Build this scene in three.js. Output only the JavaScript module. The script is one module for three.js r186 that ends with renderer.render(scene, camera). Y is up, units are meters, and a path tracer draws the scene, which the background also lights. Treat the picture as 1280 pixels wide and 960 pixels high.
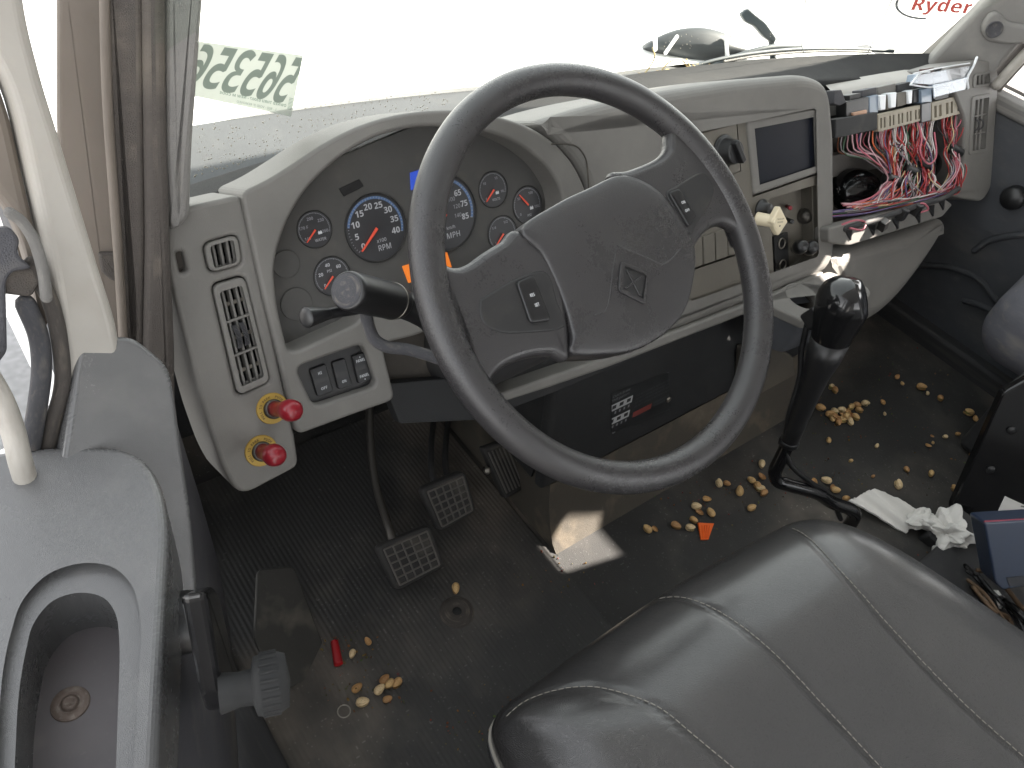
import * as THREE from 'three';
import { mergeGeometries, mergeVertices } from 'three/addons/utils/BufferGeometryUtils.js';
import { RoundedBoxGeometry } from 'three/addons/geometries/RoundedBoxGeometry.js';

// ---------- camera, sky, sun, exposure ----------
const scene = new THREE.Scene();
const CAM = new THREE.Vector3(-0.54364, 1.20378, 0.40599), FPX = 965;
const camera = new THREE.PerspectiveCamera(2 * Math.atan(480 / FPX) * 180 / Math.PI, 4 / 3, 0.02, 400);
const cR = new THREE.Vector3(0.78574791, 0.17173989, 0.59422692), cU = new THREE.Vector3(0.33024792, 0.69581742, -0.63778871), cF = new THREE.Vector3(0.5230072, -0.69738335, -0.49002034);
camera.position.copy(CAM);
camera.quaternion.setFromRotationMatrix(new THREE.Matrix4().makeBasis(cR, cU, cF.clone().negate()));
scene.add(camera);
const renderer = new THREE.WebGLRenderer({ antialias: true });
renderer.toneMapping = THREE.LinearToneMapping;
renderer.toneMappingExposure = 7.6;
renderer.shadowMap.enabled = true;
const skyW = 64, skyH = 32, skyD = new Float32Array(skyW * skyH * 4);
for (let j = 0; j < skyH; j++) for (let i = 0; i < skyW; i++) {
  const el = ((j + 0.5) / skyH - 0.5) * Math.PI, t = Math.max(0, Math.sin(el)), k = (j * skyW + i) * 4;
  const w = Math.pow(1 - t, 3);
  skyD[k] = 0.28 + 0.62 * w; skyD[k + 1] = 0.29 + 0.61 * w; skyD[k + 2] = 0.305 + 0.59 * w; skyD[k + 3] = 1;
  if (el < 0) { skyD[k] = 0.5; skyD[k + 1] = 0.49; skyD[k + 2] = 0.47; }
}
const skyT = new THREE.DataTexture(skyD, skyW, skyH, THREE.RGBAFormat, THREE.FloatType);
skyT.mapping = THREE.EquirectangularReflectionMapping; skyT.magFilter = skyT.minFilter = THREE.LinearFilter; skyT.needsUpdate = true;
scene.background = skyT; scene.environment = skyT;
const sun = new THREE.DirectionalLight(0xfff5ea, 5);
const SUN_DIR = new THREE.Vector3(0.70, 0.47, 0.17).normalize();
sun.position.copy(SUN_DIR).multiplyScalar(8); sun.target.position.set(0.3, 0.2, 0);
sun.position.add(sun.target.position);
sun.castShadow = true; sun.shadow.mapSize.set(2048, 2048);
Object.assign(sun.shadow.camera, { left: -4, right: 4, top: 4, bottom: -4, near: 0.5, far: 20 });
scene.add(sun, sun.target);

// ---------- helpers ----------
let seed = 12345;
const rnd = () => { seed = (seed * 1664525 + 1013904223) >>> 0; return seed / 4294967296; };
const rr = (a, b) => a + (b - a) * rnd();
const V3 = (x, y, z) => new THREE.Vector3(x, y, z), V2 = (x, y) => new THREE.Vector2(x, y);
const ray = (u, v) => cR.clone().multiplyScalar((u - 640) / FPX).addScaledVector(cU, -(v - 480) / FPX).add(cF);
function plane(o, n, ux) {                     // a plane in the cab, with axes ex (along ux) and ey
  n = n.clone().normalize();
  const ex = ux.clone().addScaledVector(n, -ux.dot(n)).normalize(), ey = n.clone().cross(ex);
  return { o: o.clone(), n, ex, ey, m: new THREE.Matrix4().makeBasis(ex, ey, n).setPosition(o) };
}
const off = (p, d) => plane(p.o.clone().addScaledVector(p.n, d), p.n, p.ex);
function hit(p, u, v) { const d = ray(u, v); return CAM.clone().addScaledVector(d, p.o.clone().sub(CAM).dot(p.n) / d.dot(p.n)); }
function l2(p, u, v) { const q = hit(p, u, v).sub(p.o); return V2(q.dot(p.ex), q.dot(p.ey)); }
const L2 = (p, a) => a.map(([u, v]) => l2(p, u, v));
const onY = (u, v, y) => hit({ o: V3(0, y, 0), n: V3(0, 1, 0) }, u, v);
const onX = (u, v, x) => hit({ o: V3(x, 0, 0), n: V3(1, 0, 0) }, u, v);
const onZ = (u, v, z) => hit({ o: V3(0, 0, z), n: V3(0, 0, 1) }, u, v);
const lift = (p, x, y, d = 0) => p.o.clone().addScaledVector(p.ex, x).addScaledVector(p.ey, y).addScaledVector(p.n, d);
function smooth(pts, n = 80, closed = true, tension = 0.5) {
  const c = new THREE.CatmullRomCurve3(pts.map((p) => V3(p.x, p.y, 0)), closed, 'catmullrom', tension);
  const r = c.getSpacedPoints(n).map((p) => V2(p.x, p.y)); if (closed) r.pop(); return r;
}
function roundPoly(pts, rad, seg = 5) {        // polygon with rounded corners
  const out = [], N = pts.length;
  for (let i = 0; i < N; i++) {
    const p = pts[i], a = pts[(i + N - 1) % N], b = pts[(i + 1) % N];
    const da = a.clone().sub(p), db = b.clone().sub(p);
    const R = Array.isArray(rad) ? rad[i] : rad, t = Math.min(R, da.length() * 0.48, db.length() * 0.48);
    const s = p.clone().addScaledVector(da.normalize(), t), e = p.clone().addScaledVector(db.normalize(), t);
    for (let k = 0; k <= seg; k++) { const q = k / seg; out.push(V2((1 - q) * (1 - q) * s.x + 2 * q * (1 - q) * p.x + q * q * e.x, (1 - q) * (1 - q) * s.y + 2 * q * (1 - q) * p.y + q * q * e.y)); }
  }
  return out;
}
const clean = (pts) => { const o = []; for (const p of pts) if (!o.length || o[o.length - 1].distanceTo(p) > 1e-5) o.push(p); if (o.length > 2 && o[0].distanceTo(o[o.length - 1]) < 1e-5) o.pop(); return o; };
function ext(p, pts, d = 0.01, b = 0.002, holes = [], seg = 3) {   // a slab whose front face lies in plane p
  const s = new THREE.Shape(clean(pts)); for (const h of holes) s.holes.push(new THREE.Path(clean(h)));
  const bb = Math.min(b, d * 0.49);
  const g = new THREE.ExtrudeGeometry(s, { depth: d - 2 * bb, bevelEnabled: bb > 0, bevelThickness: bb, bevelSize: bb, bevelOffset: -bb, bevelSegments: seg, curveSegments: 8 });
  g.translate(0, 0, -d + bb); g.applyMatrix4(p.m); return g;
}
const poly = (p, px, r, d, b, holes = [], seg = 3) => ext(p, roundPoly(L2(p, px), r), d, b, holes, seg);
function disc(p, c, r, d, b = 0.001, n = 32, hole = 0) {
  const mk = (q) => Array.from({ length: n }, (_, i) => V2(c.x + q * Math.cos(i / n * 2 * Math.PI), c.y + q * Math.sin(i / n * 2 * Math.PI)));
  return ext(p, mk(r), d, b, hole ? [mk(hole)] : []);
}
function ringG(p, c, r, t, arc = Math.PI * 2, start = 0) { const g = new THREE.TorusGeometry(r, t, 6, 40, arc); g.rotateZ(start); g.translate(c.x, c.y, 0); g.applyMatrix4(p.m); return g; }
function planeUV(p, pts, d = 0) {              // flat printed sheet: uv 0..1 over its own box
  const s = new THREE.Shape(clean(pts)), g = new THREE.ShapeGeometry(s); g.computeBoundingBox(); const b = g.boundingBox, uv = g.attributes.uv, ps = g.attributes.position;
  for (let i = 0; i < uv.count; i++) uv.setXY(i, (ps.getX(i) - b.min.x) / (b.max.x - b.min.x), (ps.getY(i) - b.min.y) / (b.max.y - b.min.y));
  g.translate(0, 0, d); g.applyMatrix4(p.m); return g;
}
function tube(pts, r, seg = 32, rad = 8, caps = true) {
  const c = new THREE.CatmullRomCurve3(pts, false, 'centripetal'), g = [new THREE.TubeGeometry(c, seg, r, rad)];
  if (caps) for (const q of [pts[0], pts[pts.length - 1]]) { const s = new THREE.SphereGeometry(r, rad, 6); s.translate(q.x, q.y, q.z); g.push(s); }
  return mergeGeometries(g);
}
function limb(a, b, r0, r1, rad = 20, cap = true) {  // tapered rod with rounded ends
  const d = b.clone().sub(a), L = d.length(), P = [];
  if (cap) for (let i = 0; i <= 6; i++) P.push(V2(r0 * Math.sin(i / 6 * Math.PI / 2), -r0 * 0.35 * Math.cos(i / 6 * Math.PI / 2))); else P.push(V2(0, 0), V2(r0, 0));
  if (cap) for (let i = 0; i <= 6; i++) P.push(V2(r1 * Math.cos(i / 6 * Math.PI / 2), L + r1 * 0.35 * Math.sin(i / 6 * Math.PI / 2))); else P.push(V2(r1, L), V2(0, L));
  P[0].x = 1e-5; P[P.length - 1].x = 1e-5;
  const g = new THREE.LatheGeometry(P, rad); g.applyQuaternion(new THREE.Quaternion().setFromUnitVectors(V3(0, 1, 0), d.normalize())); g.translate(a.x, a.y, a.z); return g;
}
function lathe(o, n, prof, rad = 28) { const g = new THREE.LatheGeometry(prof.map(([x, y]) => V2(Math.max(x, 1e-5), y)), rad); g.applyQuaternion(new THREE.Quaternion().setFromUnitVectors(V3(0, 1, 0), n.clone().normalize())); g.translate(o.x, o.y, o.z); return g; }
function grid(rows, us = 1) {                  // surface through rows of points, uv in metres
  const R = rows.length, C = rows[0].length, pos = [], uv = [], idx = [];
  let vacc = 0;
  for (let j = 0; j < R; j++) { let uacc = 0; if (j) vacc += rows[j][C >> 1].distanceTo(rows[j - 1][C >> 1]); for (let i = 0; i < C; i++) { if (i) uacc += rows[j][i].distanceTo(rows[j][i - 1]); pos.push(rows[j][i].x, rows[j][i].y, rows[j][i].z); uv.push(uacc * us, vacc * us); } }
  for (let j = 0; j < R - 1; j++) for (let i = 0; i < C - 1; i++) { const a = j * C + i; idx.push(a, a + 1, a + C, a + 1, a + C + 1, a + C); }
  const g = new THREE.BufferGeometry(); g.setAttribute('position', new THREE.Float32BufferAttribute(pos, 3)); g.setAttribute('uv', new THREE.Float32BufferAttribute(uv, 2)); g.setIndex(idx); g.computeVertexNormals(); return g;
}
function pillow(p, pts, prof) {                // outline scaled inward about its centre and raised: prof [[scale, height]...]
  const c = pts.reduce((a, q) => a.add(q), V2(0, 0)).multiplyScalar(1 / pts.length);
  const loop = [...pts, pts[0]];
  const rows = prof.map(([s, h]) => loop.map((q) => lift(p, c.x + (q.x - c.x) * s, c.y + (q.y - c.y) * s, h)));
  const g = grid(rows), uv = g.attributes.uv; let k = 0;
  for (const [s] of prof) for (const q of loop) uv.setXY(k++, c.x + (q.x - c.x) * s, c.y + (q.y - c.y) * s);
  return g;
}
const box = (x0, x1, y0, y1, z0, z1, r = 0) => { const g = r ? new RoundedBoxGeometry(x1 - x0, y1 - y0, z1 - z0, 3, r) : new THREE.BoxGeometry(x1 - x0, y1 - y0, z1 - z0); g.translate((x0 + x1) / 2, (y0 + y1) / 2, (z0 + z1) / 2); return g; };
const norm = (gs) => gs.map((g) => { let q = g.index ? g.toNonIndexed() : g; for (const k of Object.keys(q.attributes)) if (!['position', 'normal', 'uv'].includes(k)) q.deleteAttribute(k); return q; });
const merge = (gs) => mergeGeometries(norm(gs));
const names = {};
const numbered = (n) => { names[n] = (names[n] ?? -1) + 1; return names[n] ? n + '_' + String(names[n]).padStart(3, '0') : n; };
function thing(name, label, category, base = V3(0, 0, 0), group) {
  const o = new THREE.Group(); o.name = numbered(name); o.position.copy(base); o.userData = { label, category }; if (group) o.userData.group = group; scene.add(o); return o;
}
function mesh(name, g, m, parent) {           // geometry is in cab coordinates; the parent may sit elsewhere
  if (Array.isArray(g)) g = merge(g);
  const o = new THREE.Mesh(g, m); o.name = name; o.castShadow = o.receiveShadow = true;
  if (parent) { const b = V3(0, 0, 0); for (let q = parent; q; q = q.parent) if (q !== scene) b.add(q.position); g.translate(-b.x, -b.y, -b.z); parent.add(o); }
  return o;
}
function solo(name, g, m, label, category, group) { const o = mesh(numbered(name), g, m); o.userData = { label, category }; if (group) o.userData.group = group; scene.add(o); return o; }
function struct(name, g, m, parent) { const o = mesh(parent ? name : numbered(name), g, m, parent); if (!parent) { scene.add(o); o.userData.kind = 'structure'; } return o; }

// ---------- textures ----------
function vnoise(n, cells, sd) {               // tiling value noise
  const s0 = seed; seed = sd; const g = Array.from({ length: cells * cells }, rnd); seed = s0;
  const o = new Float32Array(n * n), f = (t) => t * t * (3 - 2 * t);
  for (let y = 0; y < n; y++) for (let x = 0; x < n; x++) {
    const gx = x / n * cells, gy = y / n * cells, x0 = Math.floor(gx), y0 = Math.floor(gy), tx = f(gx - x0), ty = f(gy - y0), x1 = (x0 + 1) % cells, y1 = (y0 + 1) % cells;
    o[y * n + x] = (g[y0 * cells + x0] * (1 - tx) + g[y0 * cells + x1] * tx) * (1 - ty) + (g[y1 * cells + x0] * (1 - tx) + g[y1 * cells + x1] * tx) * ty;
  }
  return o;
}
function fbm(n, base, oct, sd) { const o = new Float32Array(n * n); let a = 1, t = 0; for (let k = 0; k < oct; k++) { const v = vnoise(n, base << k, sd + k * 77); for (let i = 0; i < o.length; i++) o[i] += v[i] * a; t += a; a *= 0.55; } for (let i = 0; i < o.length; i++) o[i] /= t; return o; }
function dtex(n, fn, srgb, size) {
  const d = new Uint8Array(n * n * 4);
  for (let i = 0; i < n * n; i++) { const c = fn(i, i % n, (i / n) | 0); d[i * 4] = c[0]; d[i * 4 + 1] = c[1]; d[i * 4 + 2] = c[2]; d[i * 4 + 3] = 255; }
  const t = new THREE.DataTexture(d, n, n); t.wrapS = t.wrapT = THREE.RepeatWrapping; t.magFilter = THREE.LinearFilter; t.minFilter = THREE.LinearMipmapLinearFilter; t.generateMipmaps = true;
  if (srgb) t.colorSpace = THREE.SRGBColorSpace; if (size) t.repeat.set(1 / size, 1 / size); t.needsUpdate = true; return t;
}
const cl = (x) => Math.max(0, Math.min(255, x));
const rp = (t, size) => { const c = t.clone(); c.repeat.set(1 / size, 1 / size); c.needsUpdate = true; return c; };
// cellular leather grain
function cells(n, k, sd) {
  const s0 = seed; seed = sd; const P = Array.from({ length: k * k }, (_, i) => [((i % k) + rnd()) / k, (((i / k) | 0) + rnd()) / k]); seed = s0;
  const o = new Float32Array(n * n);
  for (let y = 0; y < n; y++) for (let x = 0; x < n; x++) {
    const px = x / n, py = y / n, cx = Math.floor(px * k), cy = Math.floor(py * k); let a = 9, b = 9;
    for (let j = -1; j < 2; j++) for (let i = -1; i < 2; i++) { const q = P[((cy + j + k) % k) * k + (cx + i + k) % k]; let dx = Math.abs(q[0] - px), dy = Math.abs(q[1] - py); dx = Math.min(dx, 1 - dx); dy = Math.min(dy, 1 - dy); const d = dx * dx + dy * dy; if (d < a) { b = a; a = d; } else if (d < b) b = d; }
    o[y * n + x] = Math.min(1, (Math.sqrt(b) - Math.sqrt(a)) * k * 1.4);
  }
  return o;
}
const cellG = cells(512, 40, 5), n512 = fbm(512, 8, 5, 11), nB = fbm(512, 4, 6, 21), nC = fbm(512, 6, 6, 31), nD = fbm(512, 16, 4, 41), speck = vnoise(512, 256, 51);
const grainT = dtex(512, (i) => { const v = cellG[i] * 170 + n512[i] * 85; return [v, v, v]; }, false, 0.08);
const wearT = dtex(512, (i) => { const v = 142 + (nB[i] - 0.5) * 190 + (speck[i] - 0.5) * 30; return [cl(v), cl(v), cl(v)]; }, false, 0.35);
// dusty plastic: base colour with pale dust specks and scuffs
function dusty(r, g, b, dust, amt) {
  return dtex(512, (i, x, y) => {
    const m = Math.max(0, nB[i] - 0.47) * amt * 3 + Math.max(0, nD[i] - 0.6) * amt * 2.2, s = speck[i] > 0.965 ? 0.22 * amt : 0, t = Math.min(0.85, m + s), q = 1 + (nC[i] - 0.5) * 0.16;
    return [cl((r * (1 - t) + dust[0] * t) * q), cl((g * (1 - t) + dust[1] * t) * q), cl((b * (1 - t) + dust[2] * t) * q)];
  }, true, 0.6);
}
const std = (o) => new THREE.MeshStandardMaterial(o);
const DUST = [150, 140, 122];
const M = {};
M.dash = std({ map: dusty(104, 102, 98, [134, 131, 125], 0.26), roughness: 0.62, bumpMap: rp(grainT, 0.05), bumpScale: 0.00016 });
M.dashDark = std({ map: dusty(66, 62, 57, DUST, 0.4), roughness: 0.85, bumpMap: grainT, bumpScale: 0.0003 });
M.frame = std({ map: dusty(94, 90, 82, [136, 130, 120], 0.2), roughness: 0.6, bumpMap: grainT, bumpScale: 0.00025 });
M.cluster = std({ map: dusty(74, 73, 71, DUST, 0.2), roughness: 0.7 });
M.door = std({ map: dusty(86, 86, 86, [124, 122, 118], 0.3), roughness: 0.5, bumpMap: rp(grainT, 0.04), bumpScale: 0.00012, roughnessMap: rp(wearT, 0.4) });
M.doorDark = std({ map: dusty(62, 62, 66, DUST, 0.4), roughness: 0.7, bumpMap: grainT, bumpScale: 0.0003 });
M.cream = std({ map: dusty(146, 142, 135, [118, 110, 100], 0.25), roughness: 0.5 });
M.jamb = std({ map: dusty(100, 92, 84, [86, 78, 68], 0.6), roughness: 0.7 });
M.seal = std({ map: dusty(66, 61, 57, DUST, 0.4), roughness: 0.8, bumpMap: grainT, bumpScale: 0.0004 });
M.pillar = std({ map: dusty(112, 110, 107, [165, 160, 150], 0.3), roughness: 0.7, bumpMap: grainT, bumpScale: 0.0003 });
M.wheel = std({ map: dusty(46, 45, 46, [70, 67, 64], 0.2), roughness: 0.62, roughnessMap: rp(wearT, 0.3), bumpMap: rp(grainT, 0.045), bumpScale: 0.00016 });
M.pod = std({ map: dusty(28, 28, 29, DUST, 0.25), roughness: 0.5 });
M.gloss = std({ color: 0x151516, roughness: 0.14 });
M.black = std({ color: 0x19191a, roughness: 0.38 });
M.blackMat = std({ map: dusty(44, 44, 45, DUST, 0.25), roughness: 0.75 });
M.engine = std({ map: dusty(31, 32, 33, [64, 61, 57], 0.25), roughness: 0.72, bumpMap: grainT, bumpScale: 0.0004 });
M.screen = new THREE.MeshPhysicalMaterial({ color: 0x10131c, roughness: 0.4, specularIntensity: 0.35 });
M.seat = new THREE.MeshPhysicalMaterial({ map: dusty(42, 41, 41, [76, 73, 70], 0.26), roughness: 0.38, bumpMap: rp(grainT, 0.05), bumpScale: 0.0011, clearcoat: 1, clearcoatRoughness: 0.26 });
M.stitch = std({ color: 0x7f7b73, roughness: 0.9 });
M.padTop = std({ map: dusty(28, 28, 28, DUST, 0.12), roughness: 0.95, bumpMap: rp(grainT, 0.06), bumpScale: 0.0003 });
M.metal = std({ color: 0x9a958c, metalness: 0.9, roughness: 0.38 });
M.steel = std({ color: 0x55524e, metalness: 0.8, roughness: 0.5 });
M.red = std({ color: 0x7c1a24, roughness: 0.28 });
M.yellow = std({ color: 0xa08032, roughness: 0.6 });
M.ivory = std({ color: 0xd8ccb0, roughness: 0.45 });
M.needle = std({ color: 0xc4503c, roughness: 0.5, emissive: 0xe8452c, emissiveIntensity: 0.03 });
M.orange = std({ color: 0xcc7a34, roughness: 0.5, emissive: 0xff7a1a, emissiveIntensity: 0.06 });
M.blueLamp = std({ color: 0x3a55a0, roughness: 0.4, emissive: 0x2a55ff, emissiveIntensity: 0.04 });
M.clear = new THREE.MeshPhysicalMaterial({ color: 0xe8eef4, transmission: 0.85, thickness: 0, roughness: 0.18, ior: 1.45 });
M.white = std({ color: 0xd8d8d4, roughness: 0.5 });
M.paper = std({ color: 0xd9d7d2, roughness: 0.9, side: THREE.DoubleSide });
M.fabric = std({ map: dusty(86, 86, 92, DUST, 0.3), roughness: 0.95 });
M.navy = std({ map: dusty(60, 62, 66, DUST, 0.2), roughness: 0.7, bumpMap: grainT, bumpScale: 0.0004 });
M.floorR = std({ map: dtex(512, (i) => { const t = Math.min(0.9, Math.max(0, nB[i] - 0.4) * 3), s = speck[i] > 0.965 ? 34 : 0, q = 0.75 + nC[i] * 0.5; return [cl((46 + t * 54 + s) * q), cl((45.5 + t * 47 + s) * q), cl((44 + t * 40 + s) * q)]; }, true, 0.9), roughness: 0.8, bumpMap: rp(grainT, 0.1), bumpScale: 0.0005 });
M.paint = std({ color: 0xe8e8e6, roughness: 0.3 });
M.cowl = std({ map: dusty(60, 62, 64, [110, 108, 104], 0.2), roughness: 0.8 });
M.headliner = std({ color: 0xcfcfd0, roughness: 0.95 });
function canvasTex(w, h, draw) { const c = document.createElement('canvas'); c.width = w; c.height = h; const x = c.getContext('2d'); draw(x, w, h); const t = new THREE.CanvasTexture(c); t.colorSpace = THREE.SRGBColorSpace; return t; }

// ---------- setting: ground, hood, cab shell ----------
M.concrete = std({ map: dtex(512, (i) => { const v = 140 + (nB[i] - 0.5) * 60 + (speck[i] - 0.5) * 18; return [cl(v), cl(v), cl(v)]; }, true, 4), roughness: 0.95 });
{ const g = new THREE.PlaneGeometry(300, 300); g.rotateX(-Math.PI / 2); g.translate(0, -1.15, 0); const uv = g.attributes.uv; for (let i = 0; i < uv.count; i++) uv.setXY(i, uv.getX(i) * 300, uv.getY(i) * 300); struct('ground', g, M.concrete); }
const XR = 1.53, XL = -0.5;
struct('cab_floor', box(XL - 0.05, XR + 0.05, -0.06, 0, -0.62, 1.5), M.floorR);
{ const u = scene.getObjectByName('cab_floor').geometry, p = u.attributes.position; for (let i = 0; i < p.count; i++) u.attributes.uv.setXY(i, p.getX(i), p.getZ(i)); }
struct('cab_roof', box(XL - 0.05, XR + 0.1, 1.62, 1.68, -0.12, 1.55), M.headliner);
struct('rear_wall', [box(XL - 0.05, XR + 0.1, 0, 0.72, 1.5, 1.55), box(XL - 0.05, XR + 0.1, 1.46, 1.62, 1.5, 1.55), box(XL - 0.05, 0.0, 0.72, 1.46, 1.5, 1.55), box(1.15, XR + 0.1, 0.72, 1.46, 1.5, 1.55)], M.headliner);
struct('firewall', box(-0.43, XR + 0.05, 0, 0.54, -0.66, -0.62), M.engine);
struct('left_wall', box(XL - 0.06, XL, -0.06, 1.62, 0.78, 1.5), M.headliner);
struct('right_wall', [box(XR, XR + 0.06, 0, 1.62, 0.75, 1.5), box(XR, XR + 0.06, 1.42, 1.62, -0.1, 0.75)], M.headliner);

// dash plane: the face of the dashboard, leaning forward at the top
const LAM = 28 * Math.PI / 180, DP = plane(V3(0, 0.65, -0.26), V3(0, Math.sin(LAM), Math.cos(LAM)), V3(1, 0, 0));
const D = (d) => off(DP, d);
const zBase = (x) => -0.51 + 0.09 * Math.pow((x - 0.45) / 0.8, 2), GY = 0.655;
const glassPt = (x, s, d = 0) => V3(x, GY + s * 0.9 + d * 0.436, zBase(x) + s * 0.436 - d * 0.9);
function onGlass(u, v, d = 0) { let x = 0.4, s = 0.2; for (let k = 0; k < 60; k++) { const p = hit({ o: glassPt(x, 0, d), n: V3(0, 0.436, -0.9) }, u, v); x += (p.x - x) * 0.35; s = (p.y - GY - d * 0.436) / 0.9; } return [x, s]; }

// windshield
{
  const w = thing('windshield', 'large raked glass windshield above the dashboard, dusty along its lower edge', 'windshield', glassPt(0.5, 0));
  const rows = []; for (let j = 0; j <= 12; j++) { const r = []; for (let i = 0; i <= 32; i++) r.push(glassPt(-0.335 + 1.775 * i / 32, 1.06 * j / 12)); rows.push(r); }
  M.glass = new THREE.MeshPhysicalMaterial({ color: 0xf2f6f2, transmission: 1, thickness: 0, roughness: 0, ior: 1.5, side: THREE.DoubleSide });
  mesh('glass', grid(rows), M.glass, w);
  M.crack = std({ color: 0x6d7476, roughness: 0.6 });
  for (const c of [[[1008, -8], [1004, 30], [1002, 55], [1009, 76]], [[1118, -8], [1104, 25], [1090, 55], [1076, 84]]])
    mesh('crack', tube(c.map(([u, v]) => { const [x, s] = onGlass(u, v, -0.003); return glassPt(x, s, -0.003); }), 0.0007, 24, 5), M.crack, w);
}
function glassDecal(q, nx, ny, d) {            // sheet lying on the curved glass between four picture corners (tl, tr, br, bl)
  const c = q.map(([u, v]) => onGlass(u, v, d)), rows = [];
  for (let j = 0; j <= ny; j++) { const r = [], t = j / ny; for (let i = 0; i <= nx; i++) { const k = i / nx, a = [0, 1].map((e) => (c[3][e] * (1 - k) + c[2][e] * k) * (1 - t) + (c[0][e] * (1 - k) + c[1][e] * k) * t); r.push(glassPt(a[0], a[1], d)); } rows.push(r); }
  const g = grid(rows), uv = g.attributes.uv; let n = 0; for (let j = 0; j <= ny; j++) for (let i = 0; i <= nx; i++) uv.setXY(n++, i / nx, j / ny); return g;
}
{
  const t = canvasTex(512, 300, (x, w, h) => {
    x.fillStyle = '#bcc1b9'; x.fillRect(0, 0, w, h); x.fillStyle = '#aeb4ab'; for (let k = 0; k < 160; k++) x.fillRect((k * 97) % w, (k * 53) % h, 3 + k % 4, 1);
    x.save(); x.translate(w, 0); x.scale(-1, 1);
    x.fillStyle = '#6a746d'; x.save(); x.transform(0.5, 0, 0.42, 1, -62, 0); x.font = 'bold 318px sans-serif'; x.fillText('565356', 40, 240); x.restore();
    x.fillStyle = '#74857a'; x.font = 'bold 21px sans-serif'; x.fillText('OWNED THRU 03007 - NEW M CODE', 40, 256); x.font = '18px sans-serif'; x.fillText('1 - 800 - VOID IF REMOVED', 90, 286);
    for (let k = 0; k < 9; k++) x.fillRect(8, 205 + k * 7, 24, 3); x.restore();
  });
  M.sticker = new THREE.MeshPhysicalMaterial({ map: t, roughness: 0.7, transmission: 0.36, thickness: 0, side: THREE.DoubleSide });
  solo('glass_sticker', glassDecal([[244, 51], [379, 69], [364, 146], [241, 120]], 12, 6, -0.004), M.sticker, 'pale green number sticker on the windshield, its figures reading backwards', 'sticker');
  const r = canvasTex(512, 220, (x, w, h) => { x.clearRect(0, 0, w, h); x.fillStyle = '#e2655c'; x.font = 'bold italic 138px sans-serif'; x.fillText('Ryder', 118, 118); x.strokeStyle = '#7a7f80'; x.lineWidth = 15; x.beginPath(); x.ellipse(190, 78, 152, 104, 0, Math.PI * 0.42, Math.PI * 1.1); x.stroke(); });
  M.ryder = new THREE.MeshStandardMaterial({ map: r, transparent: true, alphaTest: 0.4, roughness: 0.6, side: THREE.DoubleSide });
  solo('lettering_decal', glassDecal([[1114, -8], [1216, -2], [1213, 33], [1111, 27]], 8, 4, -0.004), M.ryder, 'red lettering over a grey arc on the right half of the windshield', 'decal');
}
// hood, cowl and what lies on them
{
  const cw = (x) => 0.07 + 0.13 * Math.max(0, Math.min(1, (0.45 - x) / 0.75));
  const rows = []; for (let j = 0; j <= 14; j++) { const r = [], t = j / 14; for (let i = 0; i <= 24; i++) { const x = -0.45 + 1.95 * i / 24, e = Math.pow(Math.abs((x - 0.5) / 0.98), 4); r.push(V3(x, 0.618 - 0.2 * t * t - 0.06 * t - e * 0.1 * (0.3 + t), zBase(x) - cw(x) - 0.012 - 1.7 * t)); } rows.push(r); }
  for (const r of rows) { const a = r[0], b = r[r.length - 1]; r.unshift(V3(a.x - 0.03, a.y - 0.6, a.z)); r.push(V3(b.x + 0.03, b.y - 0.6, b.z)); }
  const lastRow = rows[rows.length - 1].map((p) => V3(p.x, -0.6, p.z - 0.08)); rows.push(lastRow);
  solo('truck_hood', grid(rows), M.paint, 'white truck hood in bright sun beyond the windshield', 'hood');
  const c = []; for (let j = 0; j <= 4; j++) { const r = []; for (let i = 0; i <= 24; i++) { const x = -0.42 + 1.87 * i / 24; r.push(V3(x, GY - 0.012 - 0.008 * j, zBase(x) - 0.012 - cw(x) * j / 4)); } c.push(r); }
  solo('cowl_panel', grid(c), M.cowl, 'grey plastic cowl strip along the outside foot of the windshield', 'cowl');
}

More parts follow.
